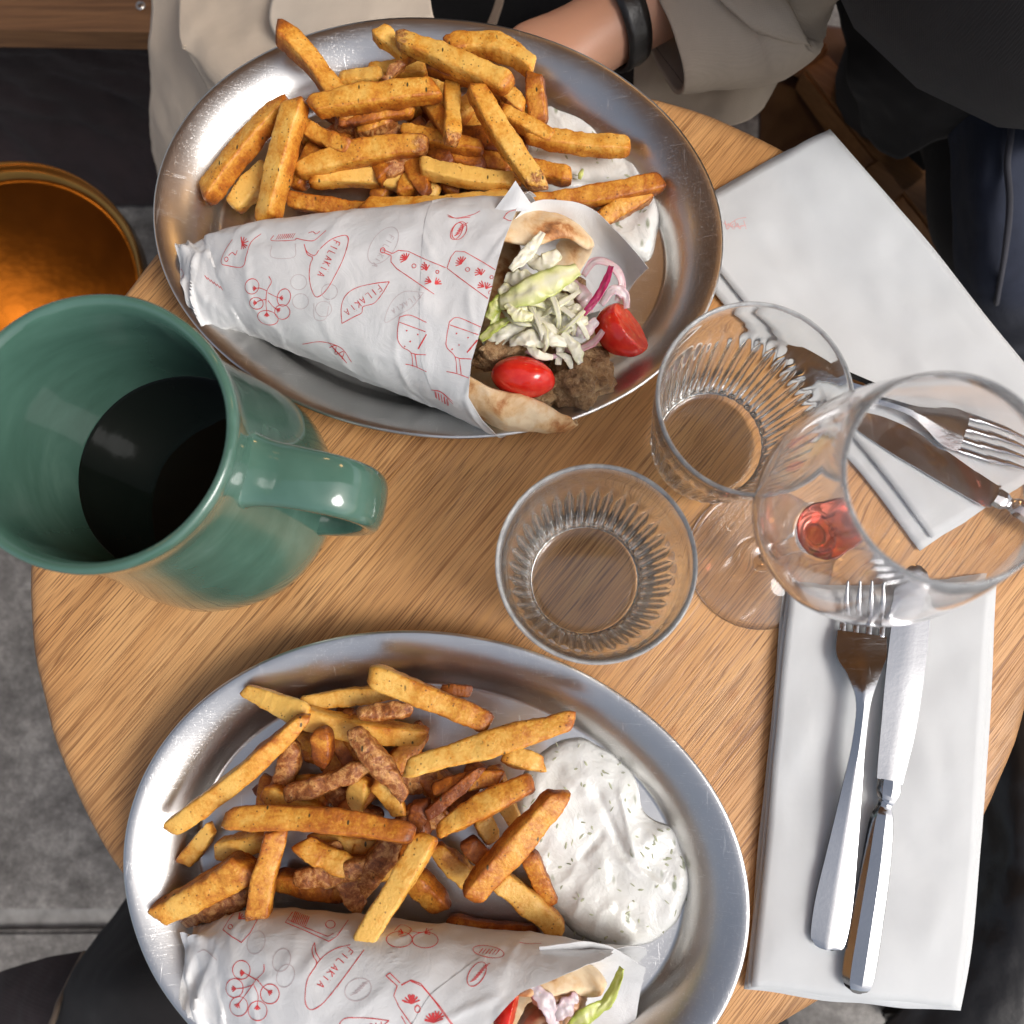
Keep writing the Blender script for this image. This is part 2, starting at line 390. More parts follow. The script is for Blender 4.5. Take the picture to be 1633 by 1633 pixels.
def m_cloth(name, col, weave=1400, rough=0.85, vary=0.12, crease=0.0, folds=18):
    x = N(name); co = x.coord()
    wv = x.math('ADD', x.n('ShaderNodeTexWave', {'bands_direction': 'X'}, Vector=co, Scale=weave / 6.28, Distortion=1.0).outputs[1],
                x.n('ShaderNodeTexWave', {'bands_direction': 'Y'}, Vector=co, Scale=weave / 6.28, Distortion=1.0).outputs[1])
    n = x.noise(co, folds, 5, 0.6, 0.5)
    c = x.mix(x.ramp(n, [(0.3, 0.0), (0.7, 1.0)]), tuple(v * (1 - vary) for v in col), tuple(min(1, v * (1 + vary)) for v in col))
    c = x.mix(x.math('MULTIPLY', x.ramp(wv, [(0.2, 1.0), (0.9, 0.0)]), 0.16), c, tuple(v * 0.6 for v in col))
    h = x.math('ADD', x.math('MULTIPLY', wv, 0.06), x.math('MULTIPLY', n, crease))
    return x.bsdf(Base_Color=c, Roughness=rough, Normal=x.bump(h, 0.4, 0.003), Specular_IOR_Level=0.25, Sheen_Weight=0.05)

def m_floor():
    x = N('worn_stone_paving'); co = x.coord(); n = x.noise(co, 11, 6, 0.7); m = x.noise(co, 55, 5, 0.7); g = x.noise(co, 260, 3, 0.7)
    f = x.math('ADD', x.math('MULTIPLY', n, 0.45), x.math('ADD', x.math('MULTIPLY', m, 0.3), x.math('MULTIPLY', g, 0.25)))
    c = x.ramp(f, [(0.38, (0.07, 0.062, 0.055)), (0.5, (0.16, 0.147, 0.134)), (0.62, (0.34, 0.318, 0.29))])
    return x.bsdf(Base_Color=c, Roughness=0.7, Normal=x.bump(x.math('ADD', m, g), 0.5, 0.004))

def m_wood(name, c1, c2, ang=0.0, rough=0.5, sx=10, sy=200):
    x = N(name); r = x.map(x.coord(), rot=(0, 0, ang)); f = x.noise(x.map(r, scale=(sx, sy, sy)), 1.0, 5, 0.6, 0.3)
    return x.bsdf(Base_Color=x.ramp(f, [(0.3, c1), (0.7, c2)]), Roughness=rough, Normal=x.bump(f, 0.3, 0.001))

def m_tea():
    x = N('dark_tea'); n = x.noise(x.coord(), 25, 2)
    return x.bsdf(Base_Color=(0.004, 0.005, 0.004), Roughness=0.03, Normal=x.bump(n, 0.05, 0.003), Specular_IOR_Level=0.18)

M = dict(
    wood=m_wood_table(), fry=m_fry(), steel=m_steel('platter_steel'), cutlery=m_steel('cutlery_steel', (0.50, 0.51, 0.525), 0.11, False, 0.0),
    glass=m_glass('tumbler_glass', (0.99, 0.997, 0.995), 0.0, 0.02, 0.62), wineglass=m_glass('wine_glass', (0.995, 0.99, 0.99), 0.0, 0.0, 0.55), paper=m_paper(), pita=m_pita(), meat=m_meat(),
    tomato=m_tomato(), sauce=m_sauce(), glaze=m_ceramic(), tea=m_tea(), floor=m_floor(),
    lettuce=m_leaf('shredded_lettuce', (0.92, 0.88, 0.66), (0.82, 0.80, 0.40), (0.44, 0.52, 0.08)),
    onion=m_leaf('pickled_onion', (0.76, 0.66, 0.64), (0.66, 0.36, 0.40), (0.40, 0.014, 0.105)),
    napkin=m_cloth('napkin_fabric', (0.63, 0.645, 0.65), 4200, 0.9, 0.03, 0.25, 22),
    herb=plain('chopped_herb', (0.38, 0.40, 0.27), 0.5, vary=0.5, vscale=150),
    coatseam=plain('coat_seam', (0.20, 0.155, 0.115), 0.9),
    palemeat=plain('pale_meat', (0.46, 0.25, 0.14), 0.35, bscale=120, bstr=0.5, vary=0.35, vscale=70),
    coat=m_cloth('beige_coat', (0.50, 0.415, 0.325), 1900, 0.85, 0.10, 0.8, 14),
    coatlining=m_cloth('pale_coat_lining', (0.52, 0.45, 0.37), 2600, 0.8, 0.08, 0.5, 14),
    black=m_cloth('black_cloth', (0.017, 0.0155, 0.016), 2000, 0.9, 0.25, 0.6, 10),
    denim=m_cloth('dark_denim', (0.026, 0.031, 0.050), 2200, 0.9, 0.3, 0.5, 20),
    seam=m_cloth('seam_thread', (0.045, 0.045, 0.055), 2200), tape=m_cloth('beige_piping', (0.16, 0.12, 0.09), 2200),
    print=plain('red_ink', (0.62, 0.055, 0.06), 0.55, vary=0.2, vscale=60), ghost=plain('faint_ink', (0.55, 0.47, 0.48), 0.5, vary=0.05),
    pinkink=plain('pink_ink', (0.74, 0.45, 0.44), 0.8, vary=0.1),
    skin=plain('skin', (0.58, 0.30, 0.19), 0.48, bscale=300, bstr=0.1, vary=0.06, Subsurface_Weight=0.15, Subsurface_Radius=(0.01, 0.004, 0.002), Subsurface_Scale=1.0),
    leather=plain('black_leather', (0.015, 0.013, 0.012), 0.35, bscale=200, bstr=0.3), brownleather=plain('brown_leather', (0.06, 0.026, 0.014), 0.45, bscale=150, bstr=0.3),
    brass=plain('brass', (0.36, 0.175, 0.042), 0.2, 1.0, bscale=9, bstr=0.9, vary=0.45, vscale=7), plum=m_cloth('plum_brown_cloth', (0.030, 0.020, 0.021), 700, 0.85, 0.35, 1.0, 9),
    board=m_wood('bench_oak', (0.085, 0.038, 0.015), (0.17, 0.082, 0.034), 0.0, 0.5), chairwood=m_wood('chair_beech', (0.22, 0.095, 0.032), (0.36, 0.17, 0.062), 0.6),
    screw=plain('screw_steel', (0.5, 0.48, 0.45), 0.3, 1.0), iron=plain('black_iron', (0.02, 0.02, 0.02), 0.5, 0.3), mortar=plain('pale_mortar', (0.26, 0.25, 0.235), 0.85, bscale=90, bstr=0.6, vary=0.25, vscale=40),
    wine=m_glass('rose_wine', (0.92, 0.50, 0.43)), ceilwood=m_wood('ceiling_wood', (0.26, 0.13, 0.05), (0.42, 0.22, 0.09), 0.2),
)
# ------------------------------------------------------------------ the setting: paving
FLZ = -0.74
def structure(name, v, f, mat, smooth=True):
    o = mk(name, v, f, mat, smooth=smooth); o['kind'] = 'structure'; return o
structure('ground', [(-30, -30, FLZ), (30, -30, FLZ), (30, 30, FLZ), (-30, 30, FLZ)], [(0, 1, 2, 3)], M['mortar'], False)
# large paving slabs, each a piece of the pavement, with a pale mortar joint between
pav = thing('pavement', None, None, (0, 0, FLZ)); pav['kind'] = 'structure'
jy = at(60, 1462, FLZ).y
def slab(x0, x1, y0, y1):
    mk('paving_slab', *rbox(x0, x1, y0, y1, FLZ + 0.001, FLZ + 0.016, 0.005), M['floor'], pav, smooth=False)
gj = 0.03
# unseen wooden cover across the table, added to block sky and shape reflections
structure('unseen_ceiling', *rbox(-3, 3, 0.24, 3.6, 1.35, 1.43, 0.01), M['ceilwood'], False)
for i in range(-3, 4):
    xo = i * 0.88 - 0.10
    slab(xo - 0.88 + gj / 2, xo - gj / 2, jy + gj / 2, jy + 1.0 - gj / 2)
    slab(xo - 0.52 + gj / 2, xo + 0.36 - gj / 2, jy - 0.62 + gj / 2, jy - gj / 2)
    slab(xo - 0.88 + gj / 2, xo - gj / 2, jy + 1.0 + gj / 2, jy + 2.0 - gj / 2)

# ------------------------------------------------------------------ round oak table
TC = Vector((0.00036, 0.0593, 0)); TR = 0.29
tab = thing('round_table', 'round oak bistro table with worn dark rim carrying both platters', 'table', (TC.x, TC.y, FLZ + 0.016))
prof = [(0, -0.026)] + [(TR - 0.004, -0.026), (TR - 0.001, -0.0245), (TR, -0.021), (TR, -0.005), (TR - 0.0008, -0.0022), (TR - 0.003, -0.0006), (TR - 0.006, 0)] + [(0, 0)]
v, f = lathe(prof, 160)
v = [p + TC + (Vector((0, 0, 0.0)) if p.z > -0.001 else Vector()) for p in v]
v = [Vector((TC.x + (p.x - TC.x) * (1 + 0.004 * noise.noise(Vector((p.x * 30, p.y * 30, 0)))), TC.y + (p.y - TC.y) * (1 + 0.004 * noise.noise(Vector((p.x * 30, p.y * 30, 0)))), p.z)) for p in v]
sharp(mk('tabletop', v, f, M['wood'], tab), 40)
v, f = lathe([(0, FLZ + 0.05), (0.028, FLZ + 0.05), (0.028, -0.03), (0.10, -0.027), (0.10, -0.0262), (0, -0.0262)], 32); mk('pedestal', [p + TC for p in v], f, M['iron'], tab)
v, f = lathe([(0, FLZ + 0.016), (0.2, FLZ + 0.016), (0.2, FLZ + 0.03), (0.03, FLZ + 0.052), (0, FLZ + 0.052)], 48); mk('foot', [p + TC for p in v], f, M['iron'], tab)

# ------------------------------------------------------------------ oval steel platters
PA, PB = 0.16176, 0.12484
def platter(cx, cy, th, label):
    prof = [(0.0300, 0.0022), (0.0285, 0.0024), (0.0275, 0.0034), (0.0262, 0.0058), (0.0235, 0.0108), (0.0195, 0.0158), (0.0145, 0.0200), (0.0090, 0.0233), (0.0045, 0.0252), (0.0018, 0.0260), (0.0004, 0.0259), (0.0, 0.0252),
            (0.0004, 0.0244), (0.0022, 0.0240), (0.009, 0.0220), (0.0160, 0.0172), (0.0215, 0.0122), (0.0255, 0.0060), (0.0280, 0.0014), (0.030, 0.0002)]
    n = 160; V = []
    def pt(t, d, z):
        p = Vector((PA * math.cos(t), PB * math.sin(t))); nn = Vector((PB * math.cos(t), PA * math.sin(t))).normalized(); q = p - nn * d
        return Vector((q.x, q.y, z))
    inner = [0.3, 0.65]
    rings = []
    for s in (0.02, 0.35, 0.7): rings.append([pt(2 * math.pi * k / n, 0.0305, 0.0022) * s + Vector((0, 0, 0.0022 * (1 - s))) for k in range(n)])
    for d, z in prof: rings.append([pt(2 * math.pi * k / n, d, z) for k in range(n)])
    rings.append([pt(2 * math.pi * k / n, 0.031, 0.0) * 0.02 for k in range(n)])
    V = [p for r in rings for p in r]; Fc = grid_faces(len(rings), n, 0, True)
    Fc.append(tuple(reversed(range(n)))); Fc.append(tuple(range((len(rings) - 1) * n, len(rings) * n)))
    c, s = math.cos(th), math.sin(th)
    V = [Vector((cx + p.x * c - p.y * s, cy + p.x * s + p.y * c, p.z + 0.0004)) for p in V]
    # hammered unevenness of a thin, worn pressing
    V = [p + Vector((0, 0, 0.0006 * noise.noise(p * 22) if p.z > 0.004 else 0)) for p in V]
    o = mk('oval_platter', V, Fc, M['steel']); return tag(o, label, 'platter', 'oval steel platters')
platter(-0.05319, 0.2423, -0.16519, 'far oval steel platter holding fries and the wrap whose whole paper cone shows')
platter(-0.05179, -0.11431, -0.21218, 'near oval steel platter by the napkin with cutlery, its wrap cut off by the frame')

# ------------------------------------------------------------------ mug
MC = Vector((-0.17467, 0.08872, 0)); MR = 0.057
mug = thing('coffee_mug', 'large green glazed mug half full of dark tea at the table edge', 'mug', MC)
prof = [(0, 0.003), (0.050, 0.003), (0.0515, 0), (0.0545, 0.0005), (0.0600, 0.004), (0.0640, 0.011), (0.0656, 0.022), (0.0646, 0.035), (0.0620, 0.050), (0.0592, 0.066), (0.0567, 0.084), (0.0556, 0.102), (0.0552, 0.114),
        (0.0555, 0.121), (0.0565, 0.1258), (0.0572, 0.1286), (0.0571, 0.1306), (0.0562, 0.1320), (0.0548, 0.1324), (0.0534, 0.1316), (0.0523, 0.1296), (0.0514, 0.125), (0.0505, 0.115), (0.0502, 0.09), (0.0510, 0.06), (0.0520, 0.035), (0.050, 0.014), (0.042, 0.010), (0, 0.010)]
def mugmod(i, a, r, z):
    w = 1 + 0.006 * noise.noise(Vector((math.cos(a) * 2, math.sin(a) * 2, z * 20)))
    return r * w, z
v, f = lathe(prof, 96, mod=mugmod)
mk('body', [p + MC for p in v], f, M['glaze'], mug)
hp = at(588, 793, 0.088); hd = (hp - MC); hd.z = 0; hl = hd.length; hd.normalize()
hs = Vector((-hd.y, hd.x, 0))
path = [(0.0535, 0.104), (0.062, 0.1045), (0.074, 0.1055), (hl - 0.012, 0.1025), (hl - 0.003, 0.094), (hl, 0.080), (hl - 0.003, 0.064), (hl - 0.014, 0.046), (0.075, 0.034), (0.064, 0.0285), (0.058, 0.026)]
P = spline([MC + hd * r + Vector((0, 0, z)) for r, z in path], 56)
V = []; nn = 20
for i, p in enumerate(P):
    t = (P[min(i + 1, 55)] - P[max(i - 1, 0)]).normalized(); u = hs.cross(t).normalized(); fl = abs(i / 55 - 0.5) * 2
    wd = 0.0135 + 0.0035 * fl ** 5; tk = 0.0052 + 0.003 * fl ** 6
    for k in range(nn):
        a = 2 * math.pi * k / nn; ca, sa = math.cos(a), math.sin(a)
        V.append(p + hs * (wd * math.copysign(abs(ca) ** 0.75, ca)) + u * (tk * math.copysign(abs(sa) ** 0.75, sa)))
mk('handle', V, grid_faces(56, nn, 0, True) + [tuple(range(nn)), tuple(range(55 * nn, 56 * nn))], M['glaze'], mug)
v, f = lathe([(0, 0.0585), (0.03, 0.0585), (0.0495, 0.0585), (0.0505, 0.0586), (0.0511, 0.0588)], 96)
te = mk('tea', [p + MC for p in v], f, M['tea']); tag(te, 'dark tea filling the lower half of the green mug', 'drink')

# ------------------------------------------------------------------ ribbed tumblers
def tumbler_mesh():
    NF = 36
    base = [(0, 0.0002), (0.008, 0.0002), (0.0200, 0.0002), (0.0270, 0.0002), (0.0285, 0.0001), (0.0300, 0.0), (0.0316, 0.0010), (0.0324, 0.004)]
    kz = [(0.004, .0324), (0.010, .0334), (0.018, .0348), (0.030, .0364), (0.041, .0384), (0.050, .0400), (0.056, .0416), (0.060, .0427)]
    mid = []
    for i in range(1, 34):
        z = 0.004 + (0.058 - 0.004) * i / 33
        mid.append((interp(kz, z), z))
    top = [(0.0431, 0.062), (0.0439, 0.069), (0.0448, 0.076), (0.0455, 0.0825), (0.0458, 0.0845), (0.0457, 0.0858), (0.0452, 0.0865), (0.0446, 0.0865), (0.0441, 0.0858), (0.0438, 0.0846), (0.0431, 0.079), (0.0416, 0.068)]
    inn = [(interp([(0.012, .0312), (0.020, .0326), (0.030, .0346), (0.043, .0370), (0.056, .0394), (0.066, .0412)], 0.066 - 0.003 * i), 0.066 - 0.003 * i) for i in range(18)]
    floor_ = [(0.0308, 0.0112), (0.0294, 0.0094), (0.0278, 0.0087), (0.0262, 0.0084), (0.025, 0.0084), (0.020, 0.0084), (0.008, 0.0084), (0, 0.0084)]
    n0, n1, n2 = len(base), len(base) + len(mid), len(base) + len(mid) + len(top)
    def mod(i, a, r, z):
        c = abs(math.cos(NF / 2 * a))
        if n0 <= i < n1:
            k = min(1, (z - 0.004) / 0.004) * min(1, max(0, (0.0575 - z) / 0.004))
            st = 0.0 * math.sin((z - 0.004) * 2 * math.pi / 0.0075)
            return r + k * (0.0016 * (0.6 - c) + st), z
        if n2 <= i < n2 + len(inn):
            k = min(1, max(0, (0.058 - z) / 0.006)) * min(1, (z - 0.0115) / 0.004)
            return r + k * 0.0005 * (c - 0.6), z
        return r, z
    return lathe(base + mid + top + inn + floor_, NF * 8, mod=mod)
def interp(keys, s):
    for (a, va), (b, vb) in zip(keys, keys[1:]):
        if s <= b: return va + (vb - va) * max(0, (s - a) / (b - a))
    return keys[-1][1]
tv, tf = tumbler_mesh()
def rib(p):  # painted brightness along the rib ridges, strongest on the inner wall
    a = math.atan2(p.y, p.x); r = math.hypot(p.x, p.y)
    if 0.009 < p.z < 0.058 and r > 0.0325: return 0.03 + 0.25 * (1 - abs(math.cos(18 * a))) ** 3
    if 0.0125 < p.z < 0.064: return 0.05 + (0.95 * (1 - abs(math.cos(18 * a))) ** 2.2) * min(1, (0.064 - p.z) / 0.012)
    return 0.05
g1 = mk('water_tumbler', tv, tf, M['glass'], local=True, attr={'painted_glint': [(max(0.9 * max(0, 1 - abs(p.z - 0.0862) / 0.0035), rib(p) if p.z > 0.0095 else 0.02), 0, 0) for p in tv]}); g1.location = (0.02802, 0.04014, 0.0002)
tag(g1, 'clear ribbed water tumbler standing alone on bare wood beside the near platter', 'glass', 'ribbed water tumblers')
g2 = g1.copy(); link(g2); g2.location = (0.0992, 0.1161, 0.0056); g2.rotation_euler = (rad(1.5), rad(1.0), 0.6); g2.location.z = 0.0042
tag(g2, 'clear ribbed water tumbler touching the far napkin, half behind the wine glass', 'glass', 'ribbed water tumblers')

# ------------------------------------------------------------------ wine glass
WC = Vector((0.12791, 0.05239, 0))
wg = thing('wine_glass', 'stemmed wine glass leaning over both napkins with a last sip of rose', 'wine glass', WC)
foot = [(0, 0.0008), (0.020, 0.0012), (0.036, 0.0003), (0.0398, 0.0), (0.0406, 0.0008), (0.0402, 0.0018), (0.037, 0.0024), (0.025, 0.0040), (0.014, 0.0064), (0.0085, 0.0095), (0.0060, 0.0145), (0.0046, 0.022), (0.0040, 0.040), (0.0039, 0.060), (0.0043, 0.076), (0.0062, 0.0865), (0.0098, 0.0915)]
out = [(0.0150, 0.0950), (0.0225, 0.1005), (0.0310, 0.1090), (0.0380, 0.1190), (0.0425, 0.1300), (0.0441, 0.1400), (0.0438, 0.1500), (0.0423, 0.1600), (0.0398, 0.1715), (0.0368, 0.1825), (0.0340, 0.1915), (0.03335, 0.1930), (0.03285, 0.1934), (0.0324, 0.1929)]
inn = [(0.0326, 0.1912), (0.0355, 0.1825), (0.0386, 0.1715), (0.0411, 0.1600), (0.0426, 0.1500), (0.0429, 0.1400), (0.0413, 0.1303), (0.0368, 0.1197), (0.0298, 0.1100), (0.0213, 0.1022), (0.0140, 0.0976), (0.0070, 0.0952), (0, 0.0946)]
v, f = lathe(foot + out + inn, 128)
mk('bowl_and_stem', [p + WC for p in v], f, M['wineglass'], wg, attr={'painted_glint': [(max(0.7 * max(0, 1 - abs(p.z - 0.193) / 0.004), 0.10 if p.z > 0.1 else 0.04), 0, 0) for p in v]})
v, f = lathe([(0, 0.0947), (0.0070, 0.0953), (0.0122, 0.0970), (0.0130, 0.0976), (0.0128, 0.0978), (0.0118, 0.0975), (0, 0.0974)], 64)
ws = mk('rose_wine', [p + WC for p in v], f, M['wine']); tag(ws, 'last sip of pink wine in the bottom of the wine glass', 'drink')

# ------------------------------------------------------------------ napkins
def napkin(name, corners, label, layers, seed, lift=0.0024, bulge=0.0022, inset=0.0):
    """folded cloth: a few stacked layers, rounded on the fold side; corners are table-plane points TL TR BR BL"""
    TL, TR_, BR, BL = [Vector(c) for c in corners]
    root = thing(name, label, 'napkin', ((TL + BR) / 2).to_tuple(), 'folded white napkins')
    z0 = 0.0004
    for L in range(layers):
        nu, nv = 46, 30; th = 0.0011; G = []
        inn_ = (0.0016 * L, 0.0022 * L, 0.0012 * L, 0.0030 * L)
        wd_, ht_ = (TR_ - TL).length, (BL - TL).length
        for i in range(nu):
            row = []
            for j in range(nv):
                u, w = i / (nu - 1), j / (nv - 1)
                u, w = inn_[0] / ht_ + u * (1 - (inn_[0] + inn_[1]) / ht_), inset * L / wd_ + inn_[2] / wd_ + w * (1 - (inset * L + inn_[2] + inn_[3]) / wd_)
                p = TL.lerp(TR_, w).lerp(BL.lerp(BR, w), u)
                e = min(u, 1 - u, w, 1 - w)
                k = 1 - (1 - min(1, e / 0.18)) ** 2
                h = (z0 + (L + 1) * (th + lift * 0.45) + bulge * (L + 1) / layers * k * (0.55 + 0.9 * fbm(Vector((u * 2.6 + seed, w * 2.2 + L * 0.1, seed))))
                     + 0.0009 * fbm(Vector((u * 8, w * 6, seed + 4)), 3) * k + 0.0007 * k * (1 - abs(noise.noise(Vector((u * 5 + w * 2, w * 4 - u, seed + 9)))) * 2))
                # gentle irregular outline
                p = p + (TR_ - TL).normalized() * (0.0016 * noise.noise(Vector((u * 4, seed, 1.0 + L)))) + (BL - TL).normalized() * (0.0014 * noise.noise(Vector((w * 4, seed, 7.0 + L))))
                d = (Vector((p.x, p.y, 0)) - TC).length - TR
                if d > 0: h -= min(0.05, d * d * 2.2 + d * 0.05)
                row.append(Vector((p.x, p.y, max(h, th + 0.0005) if d <= 0 else h)))
            G.append(row)
        mk('folded_layer', *sheet(G, th), M['napkin'], root)
    return root
Z = 0.006
napkin('napkin', [at(1253, 930, Z), at(1596, 926, Z), at(1554, 1630, Z), at(1190, 1584, Z)], 'long folded white napkin under the near fork and knife, hanging past the table edge', 3, 1.3)
A_ = at(1330, 194, Z); D_ = at(1052, 348, Z); C_ = at(1470, 878, Z); B_ = A_ + (C_ - D_)
nap2 = napkin('napkin', [D_, A_, B_, C_], 'wide folded white napkin under the far cutlery with a faint pink print', 2, 5.1, bulge=0.002, inset=0.008)
# ------------------------------------------------------------------ cutlery
def strip(name, cl, widths, thick, parent, mat=None, ridge=0.0, nv=9):
    """bar along a spline centre line with a width per control point; crowned cross-section, ridge raises its middle"""
    n = 60; P = spline(cl, n); Wd = [v.x for v in spline([(w, 0, 0) for w in widths], n)]; G = []
    for i, p in enumerate(P):
        t = (P[min(i + 1, n - 1)] - P[max(i - 1, 0)]); t.z = 0; t.normalize(); s = Vector((t.y, -t.x, 0))
        G.append([p + s * (Wd[i] * (2 * j / (nv - 1) - 1)) + Vector((0, 0, ridge * (1 - abs(2 * j / (nv - 1) - 1)) if ridge > 0 else 0)) for j in range(nv)])
    V, Fc = sheet(G, thick)
    return V, Fc
def pxs(pts, z): return [at(x, y, zz if zz is not None else z) for x, y, zz in pts]
def fork(label, px, tines, wpx, group, zoff=0.0):
    k = m_per_px(0.012)
    root = thing('fork', label, 'fork', at(px[0][0], px[0][1], 0.006), group)
    sharp(mk('handle', *strip('h', [at(x, y, z + zoff) for x, y, z in px], [w * k / 2 for w in wpx], 0.0018, root, ridge=0.0011), M['cutlery'], root), 30)
    for (x0, y0, z0), (x1, y1, z1), (x2, y2, z2) in tines:
        c = [at(x0, y0, z0 + zoff), at(x1, y1, z1 + zoff), at(x2, y2, z2 + zoff)]
        mk('tine', *strip('t', c, [0.0019, 0.0018, 0.0007], 0.0017, root, nv=5, ridge=0.0003), M['cutlery'], root)
    return root
# near fork, from handle end to shoulders, then four tines
hx = [(1317, 1514, .0126), (1318, 1509, .0127), (1321, 1496, .0128), (1330, 1440, .0130), (1343, 1360, .0140), (1357, 1270, .016), (1369, 1190, .018), (1377, 1120, .0185), (1377, 1075, .0165), (1374, 1045, .0145), (1375, 1010, .0130)]
tn = []
for q in range(4):
    o = (q - 1.5) * 21.0
    tn.append(((1375 + o, 1016, .0132), (1378 + o, 972, .0125), (1381 + o, 922, .0150)))
fork('steel fork lying left of the knife on the near napkin', hx, tn, [20, 40, 54, 57, 46, 32, 21, 23, 52, 79, 78], 'table forks')
# near knife
kn = thing('table_knife', 'steel table knife lying right of the fork on the near napkin', 'knife', at(1390, 1400, 0.006), 'table knives')
k = m_per_px(0.014)
bl = [at(x, y, z) for x, y, z in [(1463, 903, .0126), (1461, 912, .0127), (1458, 935, .0128), (1452, 1000, .0132), (1443, 1080, .0138), (1433, 1160, .0142), (1424, 1215, .0146), (1419, 1246, .015)]]
sharp(mk('blade', *strip('b', bl, [w * k / 2 for w in (10, 36, 52, 60, 60, 54, 46, 40)], 0.0013, kn, nv=7, ridge=0.0004), M['cutlery'], kn), 30)
def handle(pts, radii, parent, flat=0.62):
    P = spline(pts, 60); R = [max(1e-4, v.x) for v in spline([(r, 0, 0) for r in radii], 60)]
    V, Fc = tube(P, R, 8, flat); return sharp(mk('handle', V, Fc, M['cutlery'], parent), 28)
hpts = [at(x, y, z) for x, y, z in [(1419, 1244, .0138), (1417, 1262, .0140), (1414, 1276, .0140), (1411, 1284, .0138), (1406, 1310, .0135), (1397, 1380, .0130), (1383, 1470, .0125), (1371, 1545, .0122), (1367, 1572, .0122), (1365.5, 1583, .0122)]]
handle(hpts, [w * k / 2 for w in (36, 38, 28, 22, 38, 46, 50, 51, 42, 14)], kn)
# far cutlery, lying across the far napkin under the wine glass
px2 = [(1233, 564, .0085), (1238, 566, .0085), (1268, 577, .0090), (1330, 599, .0105), (1385, 617, .013), (1430, 634, .0145), (1462, 647, .0145), (1490, 660, .013), (1518, 674, .0115), (1545, 684, .0105)]
tn2 = []
dx, dy = math.cos(rad(17)), math.sin(rad(17))
for q in range(4):
    o = (q - 1.5) * 19.0; nx, ny = -dy * o, dx * o
    tn2.append(((1542 + nx, 684 + ny, .0105), (1600 + nx, 702 + ny, .0095), (1668 + nx, 722 + ny, .0125)))
fork('steel fork lying above the other knife on the far napkin', px2, tn2, [14, 36, 46, 34, 22, 19, 24, 48, 74, 72], 'table forks')
kn2 = thing('table_knife', 'steel table knife lying below the other fork on the far napkin', 'knife', at(1480, 720, 0.006), 'table knives')
bl = [at(x, y, z) for x, y, z in [(1345, 650, .0080), (1375, 668, .0083), (1430, 698, .0085), (1490, 732, .0088), (1540, 762, .0092), (1580, 784, .0100), (1598, 792, .0105)]]
sharp(mk('blade', *strip('b', bl, [w * k / 2 for w in (6, 40, 56, 56, 52, 46, 42)], 0.0013, kn2, nv=7, ridge=0.0004), M['cutlery'], kn2), 30)
hpts = [at(x, y, z) for x, y, z in [(1596, 791, .0105), (1610, 799, .0105), (1620, 804, .0105), (1640, 815, .0105), (1700, 849, .0095), (1780, 893, .0090), (1850, 932, .0085), (1880, 949, .0085), (1888, 953, .0085)]]
handle(hpts, [w * k / 2 for w in (34, 32, 22, 36, 44, 48, 48, 40, 14)], kn2)
